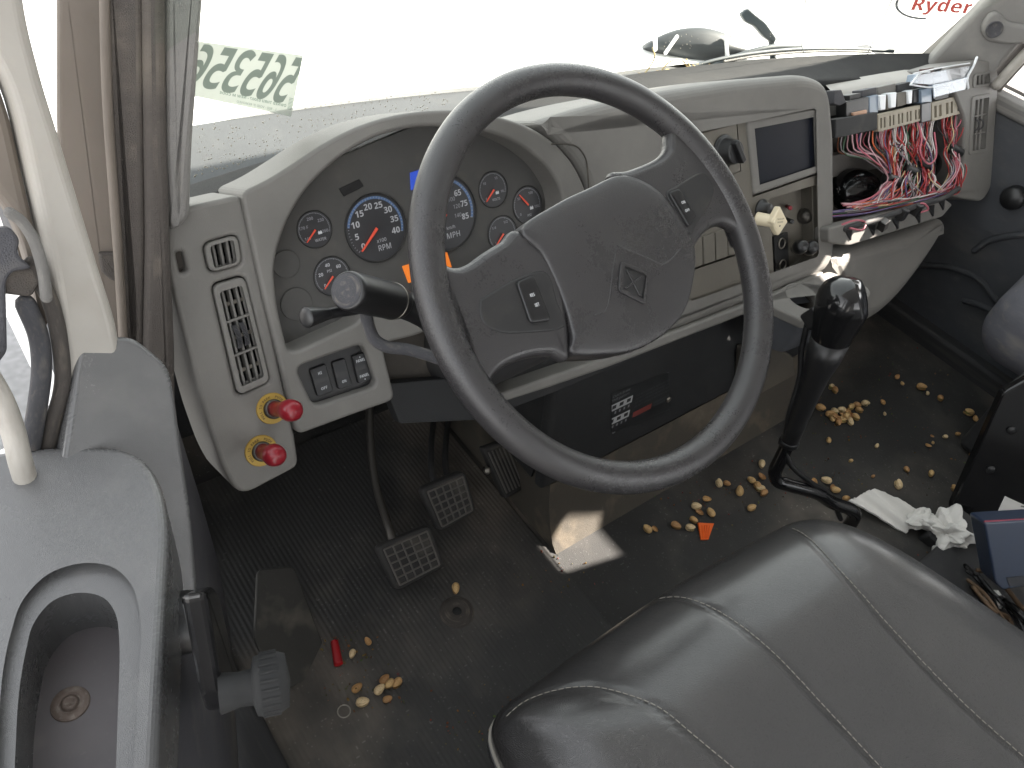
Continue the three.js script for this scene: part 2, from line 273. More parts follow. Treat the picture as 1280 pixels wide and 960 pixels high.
// ---------- dashboard ----------
const dash = thing('dashboard', 'grey plastic truck dashboard running the full width of the cab, right-hand cover missing', 'dashboard', V3(0.5, 0.4, -0.3));
const lerp2 = (a, b, t) => a.clone().lerp(b, t);
const quadPt = (q, s, t) => lerp2(lerp2(q[0], q[1], s), lerp2(q[3], q[2], s), t);   // q = tl, tr, br, bl
const inset = (q, a, b = a) => [quadPt(q, a, b), quadPt(q, 1 - a, b), quadPt(q, 1 - a, 1 - b), quadPt(q, a, 1 - b)];
function vent(p, px, rows, cols, wheels) {
  const q = L2(p, px), f = mesh('vent_grille', ext(off(p, 0.003), roundPoly(q, 0.009), 0.012, 0.002, [roundPoly(inset(q, 0.09, 0.05), 0.006)]), M.dash, dash), qi = inset(q, 0.08, 0.04), pb = off(p, -0.003);
  for (let i = 1; i < cols; i++) { const s = i / cols, w = 0.2 / cols; mesh('louver', ext(pb, [quadPt(qi, s - w, 0), quadPt(qi, s + w, 0), quadPt(qi, s + w, 1), quadPt(qi, s - w, 1)], 0.012, 0.0012), M.dash, f); }
  for (let j = 1; j < rows; j++) { const s = j / rows; mesh('crossbar', ext(off(p, -0.0005), [quadPt(qi, 0, s - 0.012), quadPt(qi, 1, s - 0.012), quadPt(qi, 1, s + 0.012), quadPt(qi, 0, s + 0.012)], 0.005, 0.001), M.dash, f); }
  if (rows > 1) for (let j = 0; j < rows; j++) for (let k = 1; k < 2; k++) { const s = (j + 0.55) / rows; mesh('crossbar', ext(off(p, -0.008), [quadPt(qi, 0, s - 0.02), quadPt(qi, 1, s - 0.02), quadPt(qi, 1, s + 0.02), quadPt(qi, 0, s + 0.02)], 0.003, 0.0008), M.frame, f); }
  if (wheels) for (const s of [0.36, 0.62]) {
    const c = quadPt(qi, s, 0.5), teeth = []; const r = 0.0135;
    for (let k = -9; k <= 9; k++) { const a = k / 9 * 1.25, cc = lift(p, c.x, c.y + Math.sin(a) * r, Math.cos(a) * r - 0.008), b = new RoundedBoxGeometry(0.0055, 0.0011, 0.003, 1, 0.0004); b.applyMatrix4(p.m.clone().setPosition(0, 0, 0)); b.translate(cc.x, cc.y, cc.z); teeth.push(b); }
    mesh('thumb_wheel', teeth, M.doorDark, f);
  }
  { const a = inset(q, 0.02), rows = [-0.01, -0.07].map((h) => [...a, a[0]].map((v) => lift(p, v.x, v.y, h))); mesh('duct', [grid(rows), ext(off(p, -0.068), inset(q, -0.02), 0.004, 0)], M.blackMat, f); }
  return f;
}
const holeOf = (p, px, r, g = 0.0) => roundPoly(inset(L2(p, px), -g), r);
// left end panel with two air vents and a slot
const DE = D(0.012);
const vL1 = [[254, 305], [296, 293], [302, 330], [262, 341]], vL2 = [[265, 357], [305, 345], [337, 476], [297, 494]], slotL = [[220, 316], [229, 314], [235, 339], [226, 343]];
mesh('end_panel', ext(DE, roundPoly(L2(DE, [[202, 286], [206, 322], [232, 425], [258, 528], [279, 588], [300, 622], [374, 583], [369, 546], [302, 243], [240, 257], [222, 266]]), [0.03, 0.02, 0.02, 0.02, 0.02, 0.02, 0.01, 0.002, 0.01, 0.01, 0.02]), 0.1, 0.005, [holeOf(DE, vL1, 0.009, 0.015), holeOf(DE, vL2, 0.009, 0.012), holeOf(DE, slotL, 0.004)], 5), M.dash, dash);
mesh('slot_back', poly(D(0.0), [[212, 312], [232, 310], [238, 345], [220, 349]], 0.002, 0.003, 0), M.dashDark, dash);
vent(DE, vL1, 1, 4); vent(DE, vL2, 3, 4, true);
// dash body and dark pad on top
mesh('dash_body', poly(D(-0.035), [[322, 300], [400, 222], [560, 165], [690, 158], [815, 126], [1000, 110], [1022, 112], [1034, 325], [850, 402], [640, 462], [500, 488], [385, 535]], 0.005, 0.06, 0.002), M.dashDark, dash);
{
  const rows = [], yt = (x) => 0.692 - 0.045 * Math.max(0, Math.min(1, (x - 0.55) / 0.6));
  for (const [k, z] of [[-0.12, -0.34], [-0.012, -0.34], [0, -0.348], [0, -0.36]]) { const r = []; for (let i = 0; i <= 30; i++) { const x = -0.39 + 1.83 * i / 30; r.push(V3(x, yt(x) + k, z + (zBase(x) + 0.45) * 0.3)); } rows.push(r); }
  const r = []; for (let i = 0; i <= 30; i++) { const x = -0.39 + 1.83 * i / 30; r.push(V3(x, GY + 0.004, zBase(x) + 0.006)); } rows.push(r);
  mesh('dash_pad', grid(rows), M.padTop, dash);
}
// instrument hood
const DB = D(0.02);
const swPx = [[373, 460], [453, 432], [470, 482], [395, 507]];
{
  const outer = roundPoly(L2(DB, [[302, 240], [312, 290], [330, 370], [352, 460], [371, 545], [430, 523], [495, 500], [478, 430], [520, 420], [640, 370], [746, 303], [740, 262], [730, 230], [716, 203], [697, 181], [678, 167], [655, 155], [630, 147], [605, 141], [580, 138], [555, 137], [525, 139], [498, 143], [470, 150], [445, 159], [420, 171], [395, 186], [370, 203], [345, 219], [325, 230]]), [0.02, 0.01, 0.01, 0.01, 0.012, 0.01, 0.012, 0.01, 0.01, 0.01, 0.005, 0.02, 0.02, 0.02, 0.02, 0.02, 0.02, 0.02, 0.02, 0.02, 0.02, 0.02, 0.02, 0.02, 0.02, 0.02, 0.02, 0.02, 0.02, 0.02]);
  const inner = roundPoly(L2(DB, [[342, 330], [347, 385], [360, 438], [372, 439], [446, 405], [456, 392], [500, 388], [610, 345], [692, 292], [706, 262], [702, 237], [685, 208], [655, 183], [620, 167], [570, 158], [520, 158], [470, 170], [425, 196], [385, 233], [358, 277]]), [0.02, 0.02, 0.012, 0.012, 0.012, 0.012, 0.02, 0.02, 0.02, 0.02, 0.02, 0.02, 0.02, 0.02, 0.02, 0.02, 0.02, 0.02, 0.02, 0.02]);
  mesh('instrument_hood', ext(DB, outer, 0.09, 0.0048, [inner.reverse(), roundPoly(inset(L2(DB, swPx), -0.03), 0.012)], 5), M.dash, dash);
}
const DC = D(-0.02);
mesh('cluster_panel', poly(DC, [[325, 300], [400, 205], [560, 140], [660, 160], [725, 230], [720, 300], [600, 372], [470, 408], [360, 448], [332, 400]], 0.01, 0.01, 0.001), M.cluster, dash);
mesh('warning_lamp_window', poly(D(-0.0185), [[424, 236], [449, 224], [455, 233], [430, 246]], 0.001, 0.002, 0.0004), M.pod, dash);
mesh('high_beam_lamp', poly(D(-0.0185), [[513, 216], [531, 210], [532, 233], [514, 238]], 0.001, 0.002, 0.0004), M.blueLamp, dash);
mesh('odometer_display', poly(D(-0.0185), [[503, 333], [559, 315], [565, 334], [511, 354]], 0.001, 0.002, 0.0004), M.orange, dash);
const DG = D(-0.0195);
function gauge(label, cpx, rpx, o) {
  const c = l2(DG, ...cpx), R = l2(DG, ...rpx).distanceTo(c);
  const t = canvasTex(256, 256, (x) => {
    x.translate(128, 128); x.fillStyle = '#38383a'; x.fillRect(-128, -128, 256, 256);
    const A0 = Math.PI * 0.78, A1 = A0 + Math.PI * 1.32;
    x.strokeStyle = o.blue ? '#5c7aa8' : '#85878b'; x.lineWidth = o.blue ? 10 : 6; x.globalAlpha = o.blue ? 0.85 : 0.55; x.beginPath(); x.arc(0, 0, 116, A0 + (o.blue ? 0.9 : 0), A1); x.stroke();
    x.globalAlpha = 1; x.fillStyle = o.dim ? '#84858a' : '#b4b6b9'; x.textAlign = 'center'; x.textBaseline = 'middle';
    x.strokeStyle = '#9b9ea2'; x.lineWidth = 2; for (let k = 0; k <= 40; k++) { const a = A0 + (A1 - A0) * k / 40, L = k % 5 ? 5 : 10; x.beginPath(); x.moveTo(Math.cos(a) * 119, Math.sin(a) * 119); x.lineTo(Math.cos(a) * (119 - L), Math.sin(a) * (119 - L)); x.stroke(); }
    x.font = 'bold ' + (o.fs || 34) + 'px sans-serif';
    o.nums.forEach((n, i) => { const a = A0 + (A1 - A0) * i / (o.nums.length - 1); x.fillText(n, Math.cos(a) * (o.nr || 88), Math.sin(a) * (o.nr || 88)); });
    if (o.inner) { x.font = '19px sans-serif'; x.fillStyle = '#9a9c9f'; o.inner.forEach((n, i) => { const a = A0 + (A1 - A0) * i / (o.inner.length - 1); x.fillText(n, Math.cos(a) * 56, Math.sin(a) * 56); }); }
    x.fillStyle = '#b4b6b9'; for (const [s, px, py, f] of o.text) { x.font = (f || 24) + 'px sans-serif'; x.fillText(s, px, py); }
    if (o.icon) { x.fillStyle = '#c9cbcd'; x.fillRect(22, 22, 30, 18); x.fillRect(27, 16, 6, 8); x.fillRect(42, 16, 6, 8); }
  });
  const mt = std({ map: t, roughness: 0.45 });
  const pts = Array.from({ length: 40 }, (_, i) => V2(c.x + R * Math.cos(i / 20 * Math.PI), c.y + R * Math.sin(i / 20 * Math.PI)));
  const g = mesh('gauge', planeUV(DG, pts), mt, dash); g.userData.label = label;
  mesh('gauge_ring', ringG(off(DG, 0.001), c, R * 1.03, R * 0.025), M.pod, g);
  const a = o.needle, dx = Math.cos(a), dy = Math.sin(a), w = R * 0.045, p = off(DG, 0.004), nl = o.nl || 0.86;
  mesh('needle', ext(p, [V2(c.x - dy * w, c.y + dx * w), V2(c.x + dx * R * nl - dy * w * 0.5, c.y + dy * R * nl + dx * w * 0.5), V2(c.x + dx * R * nl + dy * w * 0.5, c.y + dy * R * nl - dx * w * 0.5), V2(c.x + dy * w, c.y - dx * w)], 0.002, 0.0005), M.needle, g);
  return g;
}
const LL = -Math.PI * 0.77;
gauge('tachometer with a blue arc and figures up to 40', [470, 285], [433, 294], { blue: 1, nums: ['0', '5', '10', '15', '20', '25', '30', '35', '40'], text: [['x100', 14, 50, 20], ['RPM', 22, 80, 30]], needle: LL });
gauge('speedometer with a blue arc and figures up to 85', [556, 267], [593, 258], { blue: 1, fs: 28, nums: ['5', '15', '25', '35', '45', '55', '65', '75', '85'], inner: ['0', '20', '40', '60', '80', '100', '120', '140'], text: [['km/h', 16, 52, 16], ['MPH', 22, 80, 28]], needle: LL });
gauge('water temperature gauge', [393, 287], [372, 292], { dim: 1, fs: 30, nums: ['140', '170 F', '200', '230', '260'], nr: 82, text: [['WATER', 30, 78, 28]], icon: 1, needle: LL });
gauge('oil pressure gauge', [415, 345], [393, 351], { fs: 32, nums: ['0', '20', '40', '60', '80'], nr: 80, text: [['PSI', -10, -38, 26]], needle: LL, nl: 0.8 });
gauge('voltmeter', [616, 237], [633, 233], { dim: 1, fs: 26, nums: ['8', '10', '13', '16'], text: [['VOLTS', 20, 74, 26]], icon: 1, needle: LL });
gauge('air pressure gauge', [659, 256], [676, 251], { dim: 1, fs: 26, nums: ['0', '50', '100', '150'], text: [['PSI', 10, 76, 26]], icon: 1, needle: Math.PI * 0.72 });
gauge('air pressure gauge', [628, 292], [645, 287], { dim: 1, fs: 26, nums: ['E', '1/4', '1/2', 'F'], text: [['FUEL', 10, 76, 26]], needle: LL });
for (const [c, r] of [[[357, 330], [340, 333]], [[370, 380], [350, 384]]]) { const k = l2(DC, ...c), R = l2(DC, ...r).distanceTo(k); mesh('blank_cover', disc(D(-0.017), k, R, 0.003, 0.001), M.cluster, dash); }
// switch panel below the gauges
const DS = D(0.006);
mesh('switch_panel', ext(DS, roundPoly(inset(L2(DS, swPx), -0.08), 0.014), 0.01, 0.001), M.pod, dash);
{
  const words = [['HI', 'OFF'], ['', 'ON'], ['PANEL', 'PANEL']];
  [[[384, 460], [406, 452], [417, 489], [395, 497]], [[412, 451], [430, 445], [440, 481], [421, 488]], [[437, 443], [455, 437], [465, 474], [446, 481]]].forEach((px, i) => {
    const q = L2(DS, px), r = mesh('rocker_switch', ext(off(DS, 0.004), roundPoly(inset(q, 0.04), 0.003), 0.008, 0.0015), M.black, dash);
    for (const j of [0, 1]) {
      const h = [quadPt(q, 0.12, j * 0.5 + 0.07), quadPt(q, 0.88, j * 0.5 + 0.07), quadPt(q, 0.88, j * 0.5 + 0.43), quadPt(q, 0.12, j * 0.5 + 0.43)];
      const t = canvasTex(64, 48, (x) => { x.fillStyle = '#1c1d1f'; x.fillRect(0, 0, 64, 48); x.fillStyle = '#b9bcbf'; x.font = 'bold 16px sans-serif'; x.textAlign = 'center'; x.fillText(words[i][j], 32, 30); if (i === 2) { x.beginPath(); x.arc(32, j ? 40 : 10, 3, 0, 7); x.fill(); } });
      mesh('legend', planeUV(off(DS, 0.0045), h), std({ map: t, roughness: 0.5 }), r);
    }
  });
}
// air brake knobs: yellow collar plate and red push-pull knob
const ringTex = canvasTex(256, 256, (x) => {
  x.fillStyle = '#a88a3c'; x.fillRect(0, 0, 256, 256); x.fillStyle = '#4c3a14'; x.font = 'bold 30px sans-serif'; x.translate(128, 128); x.textAlign = 'center';
  const s = 'PULL TO PARK  PUSH LOCK'; for (let i = 0; i < s.length; i++) { x.save(); x.rotate(-2.1 + i * 0.185); x.fillText(s[i], 0, -94); x.restore(); }
});
for (const [c, e, tip, label] of [[[341, 511], [324, 520], [364, 513], 'upper red push-pull knob in a yellow collar'], [[327, 564], [309, 572], [343, 569], 'lower red push-pull knob in a yellow collar']]) {
  const p = D(0.0145), k = l2(p, ...c), R = l2(p, ...e).distanceTo(k) * 1.08;
  const pts = Array.from({ length: 40 }, (_, i) => V2(k.x + R * Math.cos(i / 20 * Math.PI), k.y + R * Math.sin(i / 20 * Math.PI)));
  const b = mesh('brake_knob', disc(off(p, 0), k, R, 0.005, 0.001), M.yellow, dash); b.userData.label = label;
  mesh('collar_print', planeUV(p, pts.map((q) => k.clone().lerp(q, 0.96)), 0.0004), std({ map: ringTex, roughness: 0.6 }), b);
  const o = lift(p, k.x, k.y, 0.0005), T = hit(D(0.062), ...tip), ax = T.clone().sub(o).normalize(), L = T.distanceTo(o);
  mesh('bushing', lathe(o, ax, [[0, 0], [R * 0.62, 0], [R * 0.62, 0.004], [R * 0.5, 0.006], [0, 0.006]]), M.steel, b);
  mesh('knob', lathe(o, ax, [[0, 0.004], [R * 0.5, 0.005], [R * 0.46, L * 0.3], [R * 0.44, L * 0.55], [R * 0.6, L * 0.75], [R * 0.68, L * 0.95], [R * 0.62, L * 1.12], [R * 0.4, L * 1.22], [0, L * 1.25]]), M.red, b);
}
// centre stack
const DT = D(0.022);
const H0 = [[818, 168], [870, 149], [1020, 120], [1028, 126], [1031, 318], [1024, 333], [957, 357], [862, 392], [846, 380]];
mesh('centre_stack', ext(DT, roundPoly(L2(DT, [[668, 153], [740, 131], [827, 114], [927, 99], [1012, 92], [1040, 104], [1046, 170], [1046, 318], [1036, 340], [967, 369], [850, 414], [752, 447], [738, 300], [737, 232], [716, 196]]), [0.02, 0.05, 0.05, 0.05, 0.05, 0.04, 0.02, 0.02, 0.02, 0.02, 0.02, 0.01, 0.01, 0.03, 0.03]), 0.15, 0.02, [roundPoly(L2(DT, H0), 0.008)], 6), M.dash, dash);
const DF = D(0.015), scrPx = [[934, 151], [1024, 135], [1027, 215], [943, 244]], pocket = [[961, 247], [1022, 229], [1024, 320], [1014, 331], [967, 350]];
mesh('centre_fascia', ext(DF, roundPoly(L2(DF, [[814, 168], [870, 147], [1022, 118], [1031, 126], [1034, 320], [1026, 335], [957, 360], [862, 396], [842, 382]]), 0.006), 0.012, 0.002, [holeOf(DF, scrPx, 0.004, 0.035), roundPoly(L2(DF, pocket), 0.006), holeOf(DF, [[864, 170], [921, 154], [926, 214], [879, 231]], 0.004, 0.03), holeOf(DF, [[862, 302], [926, 280], [929, 317], [865, 339]], 0.003, 0.02)]), M.frame, dash);
{
  const p = D(0.019), q = L2(p, scrPx);
  const b = mesh('display_bezel', ext(p, roundPoly(q, 0.006), 0.016, 0.004, [roundPoly(inset(q, 0.065, 0.085), 0.003)]), M.dash, dash);
  mesh('display_glass', ext(D(0.0145), inset(q, 0.05, 0.06), 0.003, 0), M.screen, b);
  const lp = D(0.019), lq = L2(lp, [[864, 170], [921, 154], [926, 214], [879, 231]]);
  mesh('light_switch_plate', ext(lp, roundPoly(lq, 0.004), 0.008, 0.002), M.frame, dash);
  const kc = l2(lp, 904, 190), o = lift(lp, kc.x, kc.y, 0);
  const k = mesh('light_switch_knob', lathe(o, lp.n, [[0, 0], [0.027, 0], [0.027, 0.003], [0.024, 0.004], [0.021, 0.006], [0.019, 0.024], [0.017, 0.027], [0, 0.027]]), M.black, dash);
  mesh('grip', box(-0.005, 0.005, -0.019, 0.019, 0.02, 0.036, 0.002).applyMatrix4(new THREE.Matrix4().makeRotationZ(0.5)).applyMatrix4(off(lp, 0).m.clone().setPosition(o)), M.black, k);
  mesh('vent_knob_plate', poly(D(0.018), [[811, 166], [831, 160], [836, 196], [816, 205]], 0.003, 0.006, 0.001), M.frame, dash);
  mesh('slot_switch', poly(D(0.021), [[816, 172], [826, 169], [830, 190], [820, 194]], 0.003, 0.006, 0.001), M.pod, dash);
  for (let i = 0; i < 4; i++) { const a = 864 + i * 15.5, y = 301 - i * 5.2; mesh('rocker_switch', poly(D(0.019), [[a, y], [a + 14, y - 4.8], [a + 15, y + 30], [a + 1, y + 35]], 0.002, 0.008, 0.0015), M.frame, dash); }
  // recess at lower right with its valve, sockets and ignition
  mesh('recess_panel', poly(D(-0.02), [[940, 232], [1040, 205], [1044, 345], [945, 372]], 0.003, 0.003, 0), M.frame, dash);
  const pw = D(0.003); // walls of the recess
  { const a = L2(DF, pocket), rows = [0.012, -0.021].map((h) => [...a, a[0]].map((q) => lift(DP, q.x, q.y, h))); mesh('recess_wall', grid(rows), M.frame, dash); }
  mesh('socket_plate', poly(D(-0.012), [[968, 296], [985, 290], [987, 344], [970, 350]], 0.002, 0.006, 0.001), M.pod, dash);
  for (const c of [[977, 304], [978, 331]]) { const s = l2(D(-0.0115), ...c), q = mesh('power_socket', ringG(D(-0.0105), s, 0.0095, 0.0016), M.metal, dash); mesh('socket_hole', disc(D(-0.011), s, 0.009, 0.002, 0), M.black, q); }
  for (const [c, e] of [[[992, 311], [1003, 308]], [[1004, 313], [1016, 309]]]) { const s = hit(D(-0.02), ...c), t = hit(D(0.03), ...e), ax = t.clone().sub(s).normalize(), L = t.distanceTo(s), q = mesh('control_knob', lathe(s, ax, [[0, 0], [0.006, 0], [0.006, L * 0.55], [0.012, L * 0.6], [0.0135, L * 0.8], [0.012, L], [0.008, L * 1.06], [0, L * 1.08]]), M.black, dash); mesh('knob_ring', lathe(s, ax, [[0.0122, L * 0.62], [0.0142, L * 0.64], [0.0142, L * 0.68], [0.0122, L * 0.7]]), M.metal, q); }
  const ig = hit(D(-0.02), 1004, 270), igt = hit(D(0.022), 1014, 271), ia = igt.clone().sub(ig).normalize(); mesh('ignition_switch', lathe(ig, ia, [[0, 0], [0.015, 0], [0.015, 0.014], [0.013, 0.018], [0.009, 0.019], [0.009, 0.026], [0, 0.027]]), M.steel, dash);
  for (const [a, b, r] of [[[984, 258], [988, 260], 0.004], [[984, 275], [990, 277], 0.0045]]) { const s = hit(D(-0.02), ...a), t = hit(D(0.004), ...b); mesh('indicator_lamp', limb(s, t, r, r, 12), r < 0.0042 ? M.red : M.black, dash); }
  // trailer brake hand valve: ivory paddle
  const b0 = hit(D(0.014), 951, 262); mesh('valve_boss', lathe(b0, DP.n, [[0, 0], [0.018, 0], [0.018, 0.004], [0.013, 0.008], [0.011, 0.018], [0, 0.018]]), M.black, dash);
  const s0 = hit(D(0.032), 946, 273), s1 = hit(D(0.06), 969, 277), hv = mesh('hand_valve', limb(s0, s1, 0.011, 0.0105, 20), M.ivory, dash); hv.userData.label = 'ivory diamond-ended hand valve';
  const pd = plane(s1, s1.clone().sub(s0).multiplyScalar(0.5).addScaledVector(V3(-0.2, 0.4, 0.6), 0.03), V3(1, 0, 0.3)); const pq = roundPoly(L2(pd, [[973, 257], [983, 277], [971, 295], [962, 277]]), 0.004);
  mesh('paddle', ext(off(pd, 0.004), pq, 0.012, 0.003), M.ivory, hv);
  const tx = canvasTex(96, 128, (x) => { x.fillStyle = '#d8ccb0'; x.fillRect(0, 0, 96, 128); x.fillStyle = '#8a8068'; x.font = 'bold 15px sans-serif'; x.textAlign = 'center'; x.fillText('TRAILER', 48, 56); x.fillText('BRAKE', 48, 74); x.fillStyle = '#222'; x.beginPath(); x.arc(48, 92, 5, 0, 7); x.fill(); });
  mesh('paddle_print', planeUV(off(pd, 0.0045), pq.map((v) => v.clone().lerp(pq.reduce((a, b) => a.add(b), V2(0, 0)).multiplyScalar(1 / pq.length), 0.25))), std({ map: tx, roughness: 0.45 }), hv);
}
mesh('dash_seam', tube([[690, 180], [706, 180], [722, 184], [732, 198], [735, 220], [736, 240]].map(([u, v]) => hit(D(0.022), u, v)), 0.0012, 24, 6), M.dashDark, dash);
// lower lip of the dash across driver and centre
{
  const up = [[1030, 340], [967, 367], [850, 412], [765, 444], [690, 470], [610, 498]], lo = [[600, 512], [690, 484], [765, 458], [850, 425], [969, 379], [1031, 352]];
  const p = D(0.028); mesh('lower_lip', ext(p, L2(p, [...up, ...lo]), 0.05, 0.005), M.dash, dash);
  const k = D(-0.01); mesh('knee_panel', poly(k, [[480, 480], [600, 470], [850, 400], [850, 425], [690, 492], [600, 525], [500, 530]], 0.004, 0.02, 0.002), M.engine, dash);
}
// right-hand part: open compartment, top strip, end panel with vents, lower panel
{
  const rows = [[[1040, 122, -0.045], [1100, 110, -0.045], [1172, 96, -0.045]], [[1039, 114, -0.055], [1100, 103, -0.055], [1174, 90, -0.055]], [[1030, 104, -0.085], [1100, 92, -0.085], [1178, 80, -0.085]]].map((r) => { const o = []; for (let i = 0; i < r.length - 1; i++) for (let k = 0; k < 4; k++) { const t = k / 4; o.push(hit(D(r[i][2]), r[i][0] * (1 - t) + r[i + 1][0] * t, r[i][1] * (1 - t) + r[i + 1][1] * t)); } const e = r[r.length - 1]; o.push(hit(D(e[2]), e[0], e[1])); return o; });
  mesh('top_strip', grid(rows), M.cream, dash);
  mesh('top_strip_front', poly(D(-0.045), [[1036, 123], [1174, 95], [1174, 116], [1036, 146]], 0.001, 0.02, 0.002), M.dash, dash);
  mesh('compartment_back', poly(D(-0.13), [[1020, 130], [1225, 92], [1225, 275], [1020, 320]], 0.002, 0.01, 0), M.dashDark, dash);
  mesh('inner_shelf', poly(D(-0.09), [[1030, 197], [1120, 176], [1120, 206], [1030, 224]], 0.002, 0.03, 0.003), M.dash, dash);
  const pe = D(0.012), v1 = [[1216, 93], [1238, 89], [1238, 106], [1215, 110]], v2 = [[1214, 121], [1238, 116], [1232, 190], [1210, 194]];
  mesh('end_panel', ext(pe, roundPoly(L2(pe, [[1183, 86], [1222, 74], [1242, 77], [1249, 92], [1245, 150], [1239, 236], [1228, 252], [1196, 247], [1182, 244], [1203, 225], [1207, 150]]), [0.02, 0.03, 0.03, 0.02, 0.02, 0.02, 0.03, 0.02, 0.01, 0.01, 0.02]), 0.12, 0.005, [holeOf(pe, v1, 0.008, 0.015), holeOf(pe, v2, 0.008, 0.015)], 5), M.dash, dash);
  vent(pe, v1, 1, 4); vent(pe, v2, 3, 4, true);
  const pl = D(0.02); 
  const tray = mesh('wiring_tray', ext(D(0.04), roundPoly(L2(D(0.04), [[1036, 285], [1182, 249], [1191, 256], [1178, 271], [1062, 307], [1036, 303]]), 0.008), 0.03, 0.003), M.dash, dash);
  for (const [u, v] of [[1061, 292], [1090, 286], [1120, 278], [1147, 270], [1164, 262], [1177, 254]]) { const p = D(0.043); mesh('clip', poly(p, [[u - 4, v - 4], [u + 5, v - 6], [u + 3, v + 9]], 0.001, 0.014, 0.002), M.black, tray); }
  mesh('lower_cover', ext(pl, smooth(L2(pl, [[1036, 315], [1070, 308], [1130, 291], [1178, 274], [1187, 276], [1183, 292], [1160, 330], [1128, 372], [1100, 398], [1080, 404], [1048, 385], [1036, 350]]), 90, true, 0.5), 0.12, 0.035, [], 8), M.dash, dash);
  for (const [c, r] of [[[1068, 238], 0.052], [[1152, 205], 0.042]]) { const g = new THREE.SphereGeometry(1, 28, 18); g.scale(r * 1.25, r * 0.85, r); const q = hit(D(-0.07), ...c); g.translate(q.x, q.y, q.z); mesh('air_duct', g, M.gloss, dash); }
}
// cup holder tray under the centre stack
{
  const pt = plane(hit(D(0.03), 1000, 355), V3(0, 1, 0.12), V3(1, 0, 0)), hc = l2(pt, 1003, 370);
  const hole = Array.from({ length: 32 }, (_, i) => V2(hc.x + 0.03 * Math.cos(i / 16 * Math.PI), hc.y + 0.03 * Math.sin(i / 16 * Math.PI)));
  const t = mesh('cup_holder', ext(pt, roundPoly(L2(pt, [[950, 376], [967, 367], [1036, 338], [1083, 356], [1090, 366], [1082, 377], [1013, 402], [1006, 402]]), 0.012), 0.02, 0.004, [hole]), M.dash, dash);
  mesh('holder_well', [disc(off(pt, -0.06), hc, 0.031, 0.006, 0), grid([-0.012, -0.062].map((h) => [...hole, hole[0]].map((q) => lift(pt, q.x, q.y, h))))], M.dashDark, t);
  mesh('side_skirt', ext(off(pt, -0.018), roundPoly(L2(pt, [[953, 377], [967, 369], [1036, 340], [1080, 357], [1086, 366], [1080, 375], [1013, 399], [1006, 399]]), 0.01), 0.075, 0.004, [hole.map((q) => V2(hc.x + (q.x - hc.x) * 1.08, hc.y + (q.y - hc.y) * 1.08))]), M.navy, t);
}

mesh('tray_bracket', box(0.70, 0.98, 0.24, 0.385, -0.22, -0.125, 0.008), M.engine, dash);

